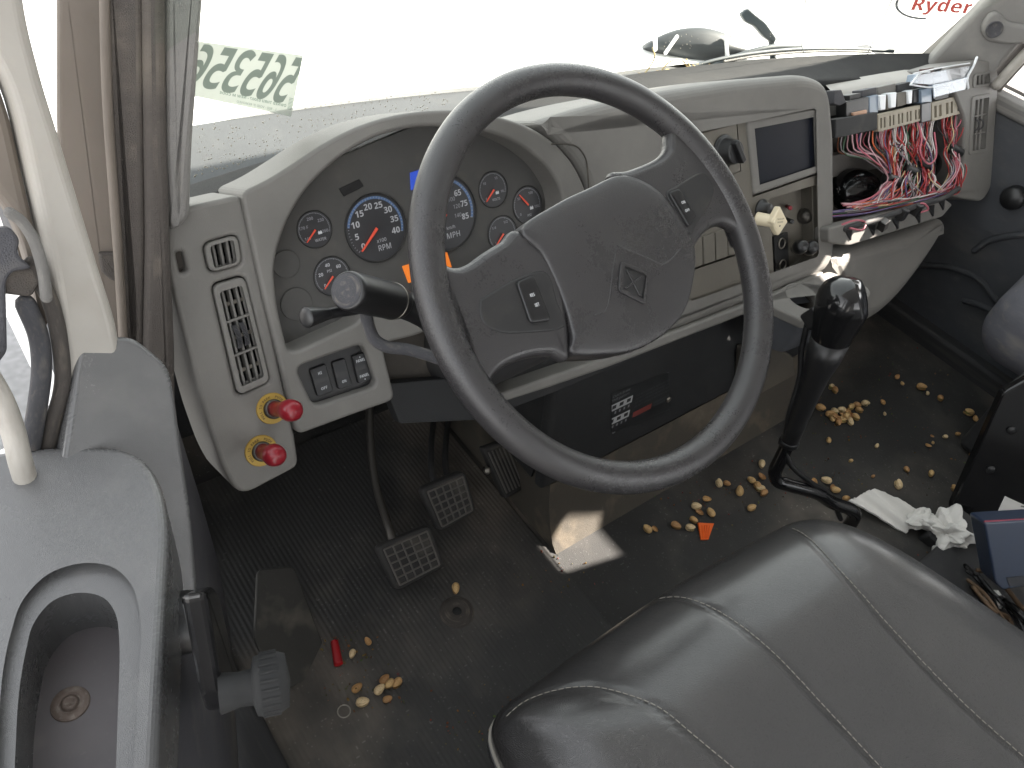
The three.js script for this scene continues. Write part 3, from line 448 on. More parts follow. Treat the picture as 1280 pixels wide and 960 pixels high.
// ---------- steering wheel ----------
const AL = 37.62681 * Math.PI / 180, W0 = V3(0, 0.74, 0), WP = plane(W0, V3(0, Math.cos(AL), Math.sin(AL)), V3(1, 0, 0)), WO = (d) => off(WP, d);
{
  const w = thing('steering_wheel', 'dark grey two-spoke steering wheel with padded hub, turned to the left', 'steering wheel', W0);
  const g = new THREE.TorusGeometry(0.2125, 0.0168, 24, 160); { const uv = g.attributes.uv; for (let i = 0; i < uv.count; i++) uv.setXY(i, uv.getX(i) * 1.335, uv.getY(i) * 0.105); } g.applyMatrix4(WP.m);
  mesh('rim', g, M.wheel, w);
  const SP = WO(0.008);
  const lS = [[533, 296], [540, 310], [554, 324], [570, 332], [587, 328], [607, 314], [630, 300], [652, 287], [700, 340], [715, 443], [690, 443], [664, 446], [637, 456], [621, 470], [614, 488], [619, 510], [596, 492], [560, 430], [538, 370]];
  const rS = [[766, 217], [790, 210], [822, 197], [836, 184], [838, 168], [845, 150], [884, 200], [918, 250], [938, 305], [933, 299], [921, 285], [907, 279], [893, 283], [880, 295], [870, 312], [862, 330], [838, 330], [800, 260]];
  for (const s of [lS, rS]) mesh('spoke', ext(SP, smooth(L2(SP, s), 120, true, 0.5), 0.021, 0.0095, [], 6), M.wheel, w);
  const P0 = WO(0.004), pad = smooth(L2(P0, [[648, 288], [692, 256], [733, 236], [771, 220], [803, 228], [832, 251], [856, 286], [867, 318], [863, 361], [850, 396], [826, 421], [791, 440], [751, 446], [711, 444], [711, 420], [698, 373], [675, 322]]), 120, true, 0.5);
  const hub = mesh('hub_pad', pillow(P0, pad, [[0.9, -0.03], [0.985, -0.028], [0.992, -0.01], [0.99, 0.0028], [0.982, 0.0048], [0.966, 0.0062], [0.93, 0.0074], [0.86, 0.0083], [0.72, 0.009], [0.5, 0.0094], [0.25, 0.0095], [0.001, 0.0095]]), M.wheel, w);
  const EP = WO(0.0152), eq = L2(EP, [[776, 326], [813, 341], [807, 381], [773, 364]]);
  mesh('emblem_plate', ext(off(EP, -0.0008), roundPoly(eq, 0.004), 0.004, 0.0005), M.pod, hub);
  mesh('emblem', [ext(off(EP, 0.0006), roundPoly(eq, 0.004), 0.003, 0.0008, [roundPoly(inset(eq, 0.1), 0.003)]), ext(off(EP, 0.0004), [quadPt(inset(eq, 0.2), 0, 0), quadPt(inset(eq, 0.2), 0.14, 0), quadPt(inset(eq, 0.2), 1, 1), quadPt(inset(eq, 0.2), 0.86, 1)], 0.003, 0.0006), ext(off(EP, 0.0004), [quadPt(inset(eq, 0.2), 0.86, 0), quadPt(inset(eq, 0.2), 1, 0), quadPt(inset(eq, 0.2), 0.14, 1), quadPt(inset(eq, 0.2), 0, 1)], 0.003, 0.0006)], M.wheel, hub);
  for (const c of [[[744, 394], [757, 388], [762, 372]], [[762, 372], [766, 336], [770, 309]], [[771, 307], [800, 319], [827, 331]], [[828, 331], [840, 323], [850, 311]]]) mesh('pad_crease', tube(c.map(([u, v]) => hit(WO(0.0128), u, v)), 0.0013, 16, 6), M.wheel, hub);
  // control pods
  const BP = WO(0.0095);
  const podL = mesh('control_pod', ext(BP, smooth(L2(BP, [[600, 378], [606, 371], [650, 346], [684, 340], [697, 376], [706, 408], [660, 416], [625, 415], [604, 402]]), 70), 0.008, 0.002), M.pod, w);
  const podR = mesh('control_pod', ext(BP, smooth(L2(BP, [[834, 242], [846, 232], [876, 215], [888, 224], [893, 240], [884, 262], [870, 284], [864, 292], [850, 272]]), 70), 0.008, 0.002), M.pod, w);
  const bl = [[646, 352], [668, 343], [690, 400], [664, 404]], br = [[836, 240], [850, 235], [872, 270], [862, 284]];
  for (const [par, q, words] of [[podL, bl, ['RES', 'SET']], [podR, br, ['ON', 'OFF']]]) {
    const p = WO(0.0125), qq = L2(p, q), b = mesh('button', ext(p, roundPoly(qq, 0.005), 0.008, 0.002), M.black, par);
    const t = canvasTex(64, 96, (x) => { x.fillStyle = '#141416'; x.fillRect(0, 0, 64, 96); x.fillStyle = '#c4c6c8'; x.font = 'bold 13px sans-serif'; x.textAlign = 'center'; x.fillText(words[0], 34, 38); x.fillText(words[1], 38, 66); });
    mesh('button_print', planeUV(WO(0.013), inset(qq, 0.16, 0.12)), std({ map: t, roughness: 0.3 }), b);
  }
  mesh('hub_back', lathe(W0.clone().addScaledVector(WP.n, -0.02), WP.n.clone().negate(), [[0, 0], [0.085, 0], [0.08, 0.02], [0.06, 0.045], [0, 0.045]]), M.black, w);
}
// steering column with its levers
{
  const c = thing('steering_column', 'black steering column with a fat turn signal stalk on its left', 'steering column', W0.clone().addScaledVector(WP.n, -0.3));
  mesh('shroud', limb(W0.clone().addScaledVector(WP.n, -0.06), W0.clone().addScaledVector(WP.n, -0.36), 0.055, 0.075, 28), M.blackMat, c);
  const a = hit(WO(-0.045), 433, 363), b = hit(WO(-0.10), 497, 378), b2 = hit(WO(-0.12), 540, 400), ax = b.clone().sub(a).normalize(), L = a.distanceTo(b), R = 0.0188;
  const s = mesh('turn_signal_stalk', lathe(a, ax, [[0, 0.0], [R * 0.86, 0.0], [R * 0.96, 0.002], [R, 0.006], [R, L * 0.9], [R * 0.92, L], [R * 0.9, L * 1.02], [0, L * 1.02]], 36), M.black, c);
  mesh('stalk_cap', lathe(a, ax.clone().negate(), [[R * 0.86, -0.001], [R * 0.82, 0.001], [R * 0.5, 0.0022], [0, 0.0026]], 36), M.doorDark, s);
  mesh('stalk_collar', lathe(b.clone().addScaledVector(ax, -0.012), ax, [[R * 0.9, 0], [R * 1.015, 0.0005], [R * 1.015, 0.002], [R * 0.9, 0.003]], 36), M.metal, s);
  mesh('stalk_arm', tube([b, hit(WO(-0.115), 522, 388), b2, hit(WO(-0.13), 556, 430), hit(WO(-0.14), 585, 470)], R * 0.8, 24, 14), M.black, c);
  const l0 = hit(WO(-0.06), 383, 397), l1 = hit(WO(-0.085), 455, 384), lv = mesh('lever', limb(l0.clone().lerp(l1, 0.12), l1, 0.0048, 0.0062, 14), M.black, c); mesh('lever_bulb', limb(l0, l0.clone().lerp(l1, 0.36), 0.0098, 0.0055, 18), M.black, lv);
  mesh('tilt_lever', tube([[457, 390], [461, 408], [468, 424], [482, 433], [510, 437], [560, 452]].map(([u, v]) => hit(WO(-0.09), u, v)), 0.0062, 40, 12), M.doorDark, c);
}

// ---------- pillars, doors ----------
const PB = V3(-0.34, 0.72, -0.262), PN = plane(PB, V3(-0.25, 0.4, 0.92), V3(1, 0, 0.27)), PO = (d) => off(PN, d);
{
  const p = thing('left_pillar', 'grey windshield pillar at the left end of the dashboard with black rubber door seal', 'pillar', PB);
  p.name = numbered('windshield_pillar');
  mesh('pillar_trim', poly(PO(0.0), [[203, -60], [258, -60], [251, 30], [246, 100], [240, 180], [237, 268], [232, 280], [212, 292], [204, 200], [203, 100]], [0.005, 0.005, 0.01, 0.01, 0.01, 0.01, 0.01, 0.01, 0.01, 0.01], 0.05, 0.009, [], 5), M.pillar, p);
  mesh('door_seal', poly(PO(0.012), [[176, -60], [206, -60], [207, 100], [209, 200], [218, 440], [219, 560], [176, 560], [181, 300], [178, 100]], 0.006, 0.03, 0.008, [], 5), M.seal, p);
  mesh('seal_lip', poly(PO(0.006), [[126, -60], [180, -60], [181, 120], [183, 300], [180, 560], [150, 520], [146, 380], [138, 220], [130, 100]], 0.006, 0.03, 0.007, [], 5), M.seal, p);
  mesh('seal_bead', tube([[130, -60], [133, 100], [139, 200], [148, 320], [155, 440]].map(([u, v]) => hit(PO(0.008), u, v)), 0.0045, 24, 10), M.jamb, p);
  mesh('jamb_strip', poly(PO(-0.012), [[70, -60], [134, -60], [140, 120], [150, 300], [156, 520], [120, 520], [86, 520], [75, 300], [70, 150]], 0.004, 0.03, 0.005, [], 4), M.jamb, p);
  mesh('jamb_bracket', poly(PO(-0.006), [[122, 316], [150, 316], [154, 352], [140, 352], [126, 340]], 0.003, 0.02, 0.003), M.seal, p);
}
const DD = V3(-0.342, 0, 0.94), DNn = V3(0.94, 0, 0.342), DPN = plane(V3(-0.464, 0.65, -0.04), DNn, V3(0.342, 0, -0.94)), DO = (d) => off(DPN, d);
{
  const d = thing('driver_door', 'open driver door with grey armrest, recessed pull cup and black window crank', 'door', V3(-0.62, 0.6, 0.2));
  const pa = plane(V3(-0.5, 0.66, 0.1), V3(0, 1, 0), V3(1, 0, 0)), pA = (h) => off(pa, h);
  const cupO = [[-30, 1000], [-12, 820], [12, 745], [55, 703], [110, 691], [152, 698], [180, 726], [191, 775], [187, 870], [182, 1000]];
  const cupI = [[0, 1000], [12, 860], [30, 775], [60, 742], [100, 731], [138, 738], [157, 764], [160, 810], [157, 1000]];
  const far = onY(60, 1300, 0.66), sm = (p, px, n) => smooth(L2(p, px), n, true, 0.5);
  const armO = L2(pa, [[-90, 575], [42, 557], [100, 556], [148, 558], [172, 566], [191, 584], [204, 612], [211, 655], [206, 760], [196, 960], [188, 1220], [-180, 1220], [-180, 800]]);
  const cO = L2(pa, [[-32, 1100], [-12, 830], [12, 748], [55, 705], [110, 691], [152, 698], [180, 726], [191, 775], [185, 900], [176, 1100]]);
  const cI = L2(pA(-0.008), [[0, 1090], [12, 860], [30, 778], [60, 743], [100, 731], [138, 738], [156, 764], [160, 810], [152, 1090]]);
  const rad = (n, r) => Array(n).fill(r);
  mesh('armrest', ext(pa, roundPoly(armO, [0.01, 0.02, 0.02, 0.03, 0.03, 0.03, 0.03, 0.03, 0.02, 0.05, 0.02, 0.02, 0.02]), 0.10, 0.007, [roundPoly(cO, rad(10, 0.03))], 5), M.door, d);
  const cup = mesh('pull_cup', ext(pA(-0.008), roundPoly(L2(pA(-0.008), [[-40, 1110], [-20, 825], [8, 740], [52, 697], [110, 684], [156, 692], [186, 722], [198, 772], [192, 900], [184, 1110]]), rad(10, 0.03)), 0.075, 0.005, [roundPoly(cI, rad(9, 0.03))], 5), M.door, d);
  mesh('cup_floor', ext(pA(-0.07), cO, 0.01, 0), std({ map: dusty(88, 84, 85, [140, 132, 126], 0.5), roughness: 0.6 }), cup);
  { const s = l2(pA(-0.07), 88, 880), o = lift(pA(-0.07), s.x, s.y, 0); mesh('screw', lathe(o, V3(0, 1, 0), [[0.0132, 0], [0.0128, 0.0014], [0.008, 0.0018], [0.0075, 0.001], [0.006, 0.001], [0.0058, 0.0032], [0.0035, 0.0042], [0.003, 0.0028], [0, 0.0028]]), std({ map: dusty(98, 86, 78, [140, 132, 124], 0.9), metalness: 0.4, roughness: 0.6 }), cup); }
  // inner trim below the armrest, lower panel flaring out to the map pocket
  mesh('door_panel', (() => { const rows = []; for (const [y, o] of [[0.585, -0.004], [0.56, 0.0], [0.52, 0.004], [0.40, 0.012], [0.25, 0.02], [0.05, 0.02]]) { const r = []; for (let i = 0; i <= 10; i++) { const t = -0.16 + 1.1 * i / 10; r.push(V3(-0.464, y, -0.04).addScaledVector(DD, t).addScaledVector(DNn, o)); } rows.push(r); } return grid(rows); })(), M.doorDark, d);
  // raised front corner of the sill
  const ps = plane(V3(-0.475, 0.652, -0.085), V3(0.2, 0.62, 0.72), V3(1, 0, -0.28));
  mesh('sill_trim', poly(ps, [[100, 420], [167, 421], [188, 437], [212, 458], [219, 490], [228, 560], [240, 640], [250, 760], [60, 760], [72, 620]], [0.006, 0.008, 0.01, 0.012, 0.012, 0.02, 0.02, 0.01, 0.01, 0.02], 0.05, 0.005, [], 5), M.door, d);
  // window frame, run seal and small fittings near the front edge
  const wf = plane(V3(-0.475, 0.72, -0.14), V3(0.1, 0.4, 0.91), V3(1, 0, -0.11));
  mesh('window_frame', ext(wf, smooth(L2(wf, [[-60, -120], [24, -120], [32, 0], [52, 90], [76, 170], [100, 250], [124, 330], [150, 420], [152, 500], [80, 520], [78, 470], [72, 400], [58, 320], [36, 220], [12, 120], [-20, 60], [-70, 20]]), 120, true, 0.5), 0.03, 0.009, [], 6), M.cream, d);
  mesh('frame_edge', ext(off(wf, -0.008), smooth(L2(wf, [[-120, 10], [-30, 40], [12, 130], [36, 230], [58, 330], [68, 400], [56, 410], [40, 330], [10, 260], [-60, 200], [-130, 190]]), 80), 0.03, 0.008), M.jamb, d);
  const ws = off(wf, 0.0), run = (a, r, m, n) => mesh(n, tube(a.map(([u, v]) => hit(ws, u, v)), r, 32, 12), m, d);
  run([[40, 330], [64, 380], [75, 430], [78, 480], [66, 530], [55, 590]], 0.0062, M.seal, 'run_seal');
  run([[32, 380], [48, 420], [52, 460], [48, 500], [38, 560]], 0.0075, M.doorDark, 'window_channel');
  const lat = mesh('vent_latch', tube([[12, 266], [26, 276], [42, 300], [54, 340], [58, 372]].map(([u, v]) => hit(off(wf, 0.02), u, v)), 0.0042, 24, 12), M.pillar, d); lat.userData.label = 'pale hooked vent window latch';
  mesh('latch_bracket', ext(off(wf, 0.012), roundPoly(L2(off(wf, 0.012), [[-20, 288], [14, 284], [26, 300], [22, 318], [42, 336], [16, 340], [8, 352], [10, 440], [-20, 480]]), 0.004), 0.014, 0.003), M.doorDark, d);
  mesh('latch_base', ext(off(wf, 0.006), roundPoly(L2(off(wf, 0.006), [[-10, 336], [44, 334], [52, 352], [40, 372], [-10, 366]]), 0.004), 0.014, 0.003), M.seal, d);
  mesh('grab_handle', tube([...[[-40, 440], [-16, 470], [4, 505], [18, 545], [25, 575]].map(([u, v]) => hit(off(wf, 0.03), u, v)), hit(off(wf, 0.03), 28, 600).setY(0.63)], 0.0085, 30, 14), M.cream, d);
  { const bar = (t0, t1, y0, y1) => { const c = V3(-0.464, 0, -0.04).addScaledVector(DD, (t0 + t1) / 2).addScaledVector(DNn, -0.06), g = new RoundedBoxGeometry(0.05, y1 - y0, t1 - t0, 3, 0.012); g.rotateY(-Math.atan2(0.342, 0.94)); g.translate(c.x, (y0 + y1) / 2, c.z); return g; };
    mesh('rear_frame', bar(0.78, 0.92, 0.62, 1.6), M.cream, d); mesh('top_rail', bar(0.3, 0.92, 1.5, 1.6), M.cream, d); mesh('outer_skin', bar(-0.15, 0.92, -0.1, 0.54).translate(-0.075, 0, -0.027), M.paint, d); }
  // window crank
  const pv = hit(DO(0.03), 262, 772), kn = hit(DO(0.055), 299, 862), cr = mesh('window_crank', [lathe(pv.clone().addScaledVector(DNn, -0.045), DNn, [[0, 0], [0.026, 0], [0.026, 0.03], [0.022, 0.045], [0, 0.047]])], M.black, d);
  const pc = DO(0.045); mesh('crank_arm', ext(pc, roundPoly(L2(pc, [[258, 738], [268, 732], [274, 742], [298, 850], [302, 872], [296, 884], [284, 884], [278, 860]]), 0.008), 0.014, 0.004), M.gloss, cr);
  { const rib = []; for (let i = 0; i < 22; i++) { const a = i / 22 * Math.PI * 2, g = new THREE.CylinderGeometry(0.0011, 0.0011, 0.011, 6); g.translate(Math.cos(a) * 0.0195, 0.019, Math.sin(a) * 0.0195); g.applyQuaternion(new THREE.Quaternion().setFromUnitVectors(V3(0, 1, 0), DNn)); g.translate(kn.x, kn.y, kn.z); rib.push(g); } mesh('knob_grip', rib, M.engine, cr); }
  mesh('crank_knob', lathe(kn.clone().addScaledVector(DNn, -0.012), DNn, [[0, 0], [0.013, 0], [0.011, 0.012], [0.0115, 0.02], [0.0185, 0.022], [0.0195, 0.026], [0.0195, 0.036], [0.017, 0.042], [0, 0.044]], 36), M.engine, cr);
}
// passenger side
{
  const d = thing('passenger_door', 'dark blue-grey passenger door beyond the gear lever, pale window gap above', 'door', V3(XR, 0.3, 0.2));
  const pp = plane(V3(XR - 0.02, 0.3, 0.1), V3(-1, 0, 0), V3(0, 0, 1));
  mesh('door_panel', [box(XR - 0.02, XR + 0.05, 0.02, 0.585, -0.42, 0.75, 0.015)], M.navy, d);
  const q = off(pp, 0.006), cur = (a, n) => mesh(n, tube(a.map(([u, v]) => hit(q, u, v)), 0.008, 30, 8), M.navy, d);
  cur([[1140, 330], [1190, 335], [1225, 350], [1244, 374]], 'panel_ridge'); cur([[1206, 376], [1226, 382], [1250, 395]], 'panel_ridge'); cur([[1218, 313], [1236, 301], [1262, 295], [1300, 292]], 'panel_ridge'); cur([[1130, 410], [1128, 440], [1142, 455], [1180, 470], [1240, 500]], 'panel_ridge');
  const k = hit(pp, 1270, 246); mesh('crank_knob', lathe(k, pp.n, [[0, 0], [0.028, 0], [0.028, 0.02], [0.022, 0.032], [0, 0.034]]), M.black, d);
  mesh('window_sill', box(XR - 0.03, XR + 0.05, 0.58, 0.615, -0.4, 0.75, 0.01), M.pillar, d);
  const fr = [[1236, 132], [1240, 112], [1256, 92], [1300, 44]].map(([u, v]) => onX(u, v, XR)); mesh('window_frame', tube(fr, 0.02, 24, 10), M.seal, d);
}
{
  const p = thing('windshield_pillar', 'pale grey pillar at the right edge of the windshield with a round speaker pod', 'pillar', V3(1.4, 0.75, -0.25));
  const pr = plane(V3(1.4, 0.66, -0.30), V3(-0.75, 0.15, 0.62), V3(0.6, 0, 0.75));
  mesh('pillar_trim', ext(pr, roundPoly(L2(pr, [[1150, 92], [1176, 62], [1243, -10], [1300, -60], [1345, -40], [1300, 30], [1262, 68], [1240, 98], [1200, 100]]), 0.02), 0.05, 0.012, [], 5), M.pillar, p);
  const s = mesh('speaker_pod', ext(off(pr, 0.014), smooth(L2(off(pr, 0.014), [[1228, 36], [1236, 20], [1248, 15], [1262, 27], [1290, 34], [1300, 52], [1276, 56], [1250, 55], [1234, 50]]), 60), 0.03, 0.009, [], 5), M.pillar, p), o = hit(off(pr, 0.0145), 1243, 37);
  mesh('speaker_grille', lathe(o, pr.n, [[0, 0.001], [0.014, 0.001], [0.0155, 0.003], [0.0165, 0.003], [0.0175, 0]]), M.doorDark, s);
  mesh('pillar_edge', tube([[1246, 106], [1266, 84], [1308, 40]].map(([u, v]) => hit(pr, u, v)), 0.012, 16, 10), M.cream, p);
}
{
  const d = scene.getObjectByName('passenger_door'), pw = plane(V3(XR + 0.05, 0.6, 0), V3(-1, 0, 0), V3(0, 0, 1));   // local x = z, local y = height - 0.6
  mesh('window_surround', ext(pw, [[-0.48, -0.02], [0.75, -0.02], [0.75, 0.84], [-0.12, 0.84]].map(([a, b]) => V2(a, b)), 0.03, 0, [[[-0.30, 0.02], [0.13, 0.02], [0.13, 0.385], [0.045, 0.385], [0.045, 0.2], [-0.2, 0.2]].map(([a, b]) => V2(a, b)), [[0.25, 0.02], [0.345, 0.02], [0.345, 0.385], [0.25, 0.385]].map(([a, b]) => V2(a, b)), [[0.38, 0.02], [0.70, 0.02], [0.70, 0.80], [0.38, 0.80]].map(([a, b]) => V2(a, b))]), M.pillar, d);
  mesh('roller_shade', box(XR + 0.008, XR + 0.013, 0.62, 1.42, 0.36, 0.73), M.fabric, d);
  const m = thing('door_mirror', 'white backed mirror outside the passenger window', 'mirror', V3(XR + 0.3, 0.9, -0.1));
  mesh('housing', box(XR + 0.26, XR + 0.31, 0.80, 1.03, -0.30, 0.5, 0.02), M.paint, m); mesh('bracket', tube([V3(XR + 0.28, 0.82, -0.1), V3(XR + 0.2, 0.7, -0.12), V3(XR + 0.08, 0.6, -0.14)], 0.012, 20, 10), M.black, m);
}

// ---------- floor, engine cover, pedals ----------
{
  const pr = [[0.0, -0.045], [0.012, -0.062], [0.04, -0.082], [0.085, -0.105], [0.12, -0.118]], x0 = 0.165, x1 = 1.02;
  const rows = pr.map(([y, z]) => { const r = []; for (let i = 0; i <= 20; i++) r.push(V3(x0 + (x1 - x0) * i / 20 + (i ? 0 : y * 0.1), y, z)); return r; });
  const end = [V3(x0, 0, -0.045), ...pr.map(([y, z]) => V3(x0 + y * 0.1, y, z)), V3(x0 + 0.02, 0.12, -0.6), V3(x0, 0, -0.6)];
  const side = [pr.map(([y, z]) => V3(x0 + y * 0.1, y, z)), pr.map(([y]) => V3(x0 + y * 0.1, y, -0.6))];
  M.tunnel = std({ map: dusty(74, 69, 61, [132, 118, 98], 0.7), roughness: 0.9, bumpMap: rp(grainT, 0.08), bumpScale: 0.0008 });
  struct('tunnel', [grid(rows), grid(side)], M.tunnel);
  const c = thing('engine_cover', 'black engine cover panel under the middle of the dashboard', 'engine cover', V3(0.6, 0.12, -0.15));
  const pc = plane(V3(0.6, 0.12, -0.118), V3(0, 0.17, 0.98), V3(1, 0, 0));
  mesh('front_panel', ext(pc, [V2(-0.44, -0.004), V2(0.43, -0.004), V2(0.43, 0.3), V2(-0.44, 0.3)].map((v) => v), 0.03, 0.01, [], 4), M.engine, c);
  { const q = plane(V3(0.7, 0.2, -0.112), V3(0, 0.1, 0.99), V3(1, 0, 0)); mesh('end_cover', poly(q, [[930, 436], [966, 432], [992, 446], [998, 500], [988, 540], [940, 560], [918, 560]], 0.01, 0.02, 0.004), std({ map: dusty(78, 74, 67, [120, 110, 96], 0.4), roughness: 0.8 }), c); }
  mesh('side_panel', box(0.17, 0.2, 0.1, 0.42, -0.6, -0.16), M.engine, c);
  const lab = canvasTex(256, 160, (x) => {
    x.fillStyle = '#1d1f21'; x.fillRect(0, 0, 256, 160); x.fillStyle = '#8c8e8e'; x.font = '11px sans-serif'; x.fillText('Clutch Brake', 6, 16); x.fillText('Shift pattern', 6, 28);
    for (const y of [38, 84]) { x.fillStyle = '#a4a6a6'; x.fillRect(6, y, 78, 22); x.fillStyle = '#1d1f21'; for (let k = 0; k < 3; k++) { x.fillRect(12 + k * 26, y + 5, 14, 11); } x.fillStyle = '#76787a'; for (let k = 0; k < 5; k++) x.fillRect(8 + k * 16, y + 26, 6, 9); }
    x.fillStyle = '#a0a2a2'; x.font = 'bold 15px sans-serif'; x.fillText('F T N', 6, 146);
    x.fillStyle = '#505355'; x.font = '9px sans-serif'; for (let k = 0; k < 4; k++) x.fillText('DO NOT OPERATE WITHOUT READING', 98, 50 + k * 12); x.fillStyle = '#743430'; x.fillRect(100, 100, 70, 18); x.fillStyle = '#505355'; for (let k = 0; k < 2; k++) x.fillText('TRANSMISSION SERVICE', 176, 106 + k * 11); x.fillRect(206, 14, 40, 4);
  });
  mesh('shift_label', planeUV(off(pc, 0.0015), L2(pc, [[764, 492], [836, 464], [836, 512], [764, 542]])), std({ map: lab, roughness: 0.5 }), c);
  const b = hit(off(pc, 0.001), 835, 499); mesh('bolt', lathe(b, pc.n, [[0.006, 0], [0.006, 0.003], [0.003, 0.004], [0, 0.004]], 8), M.metal, c);
}
M.mat = std({ map: M.floorR.map, roughness: 0.72, bumpMap: dtex(64, (i, x) => { const v = 127 + 127 * Math.sin(x / 64 * Math.PI * 16); return [v, v, v]; }, false, 0.064), bumpScale: 0.0006 });
{
  const p = plane(V3(-0.1, 0.006, 0.2), V3(0, 1, 0), V3(1, 0, 0));
  solo('floor_mat', ext(p, roundPoly([[-0.42, 0.62], [0.155, 0.62], [0.155, -0.5], [-0.42, -0.5]].map(([x, z]) => V2(x + 0.1, z - 0.2 + 0.0)), 0.03).map((v) => V2(v.x, -v.y + 0.0)).reverse(), 0.006, 0.002), M.mat, 'ribbed black rubber floor mat in front of the driver seat', 'floor mat');
}
struct('kick_wall', [box(XR - 0.02, XR + 0.05, 0, 0.56, -0.62, -0.421), box(-0.47, -0.43, 0, 0.6, -0.62, -0.32)], M.navy);
struct('right_sill', box(XR - 0.06, XR + 0.08, -0.06, 0.05, -0.6, 1.0, 0.012), M.blackMat);
struct('door_sill', box(-0.5, -0.40, -0.06, 0.03, -0.5, 1.0, 0.012), M.blackMat);
{
  const r = thing('foot_rest', 'dull grey flat foot rest plate at the left of the clutch pedal', 'foot rest', V3(-0.34, 0.05, -0.05));
  const pf = plane(onY(385, 800, 0.02), V3(0.35, 0.8, 0.45), V3(1, 0, -0.4)); mesh('plate', poly(pf, [[322, 712], [368, 708], [414, 832], [352, 866], [318, 800]], 0.01, 0.006, 0.002), std({ map: dusty(56, 55, 52, DUST, 0.5), roughness: 0.8 }), r);
}
function pedal(name, label, pl, px, r, nx, ny, wear) {
  const t = thing(name, label, 'pedal', pl.o), q = L2(pl, px), s = inset(q, 0.1), m = std({ map: dusty(46, 45, 44, DUST, 0.5), roughness: 0.75 });
  mesh('pad', ext(pl, roundPoly(q, r), 0.02, 0.005, [], 4), m, t);
  const rib = std({ map: dusty(92, 88, 84, [120, 112, 100], 0.6), roughness: 0.6 }), w = 0.0013;
  const bar = (a, b) => { const d = b.clone().sub(a).normalize(), n = V2(-d.y, d.x).multiplyScalar(w); mesh('tread_rib', ext(off(pl, 0.003), [a.clone().add(n), b.clone().add(n), b.clone().sub(n), a.clone().sub(n)], 0.004, 0.0008), rib, t); };
  for (let i = 0; i <= nx; i++) bar(quadPt(s, i / nx, 0), quadPt(s, i / nx, 1));
  for (let j = 0; j <= ny; j++) if (ny) bar(quadPt(s, 0, j / ny), quadPt(s, 1, j / ny));
  return t;
}
{
  const pl = plane(onY(510, 700, 0.08), V3(-0.05, 0.72, 0.7), V3(1, 0, 0)), c = pedal('clutch_pedal', 'leftmost of the three pedals, square pad with pale worn tread grid', pl, [[470, 684], [538, 656], [557, 708], [496, 740]], 0.012, 5, 5);
  mesh('pedal_arm', tube([hit(off(pl, -0.012), 494, 690), hit(off(pl, -0.02), 488, 665), onZ(470, 605, -0.28), onZ(463, 545, -0.36), onZ(462, 500, -0.42)], 0.0075, 30, 10), M.steel, c);
  const p2 = plane(onY(560, 625, 0.1), V3(0.0, 0.6, 0.8), V3(1, 0, 0)), b = pedal('brake_pedal', 'middle one of the three pedals, dusty square pad on two thin arms', p2, [[526, 612], [582, 588], [596, 640], [550, 666]], 0.014, 5, 5);
  for (const a of [[[548, 622], [540, 590], [542, 520]], [[566, 612], [558, 590], [561, 515]]]) mesh('pedal_arm', tube([hit(off(p2, -0.012), ...a[0]), hit(off(p2, -0.04), ...a[1]), onZ(a[2][0], a[2][1], -0.44)], 0.006, 24, 10), M.blackMat, b);
  const p3 = plane(onY(634, 592, 0.08), V3(0.02, 0.62, 0.78), V3(1, 0, 0)), a = pedal('accelerator_pedal', 'narrow ribbed accelerator pedal, rightmost of the three', p3, [[604, 560], [638, 548], [662, 608], [633, 624]], 0.005, 6, 0);
  mesh('pedal_arm', tube([hit(off(p3, -0.012), 622, 575), onZ(608, 545, -0.36), onZ(600, 500, -0.45)], 0.007, 20, 10), M.blackMat, a);
  mesh('pivot_bolt', lathe(hit(p3, 608, 588), p3.n, [[0.007, 0], [0.007, 0.005], [0.004, 0.007], [0, 0.007]], 12), M.metal, a);
}
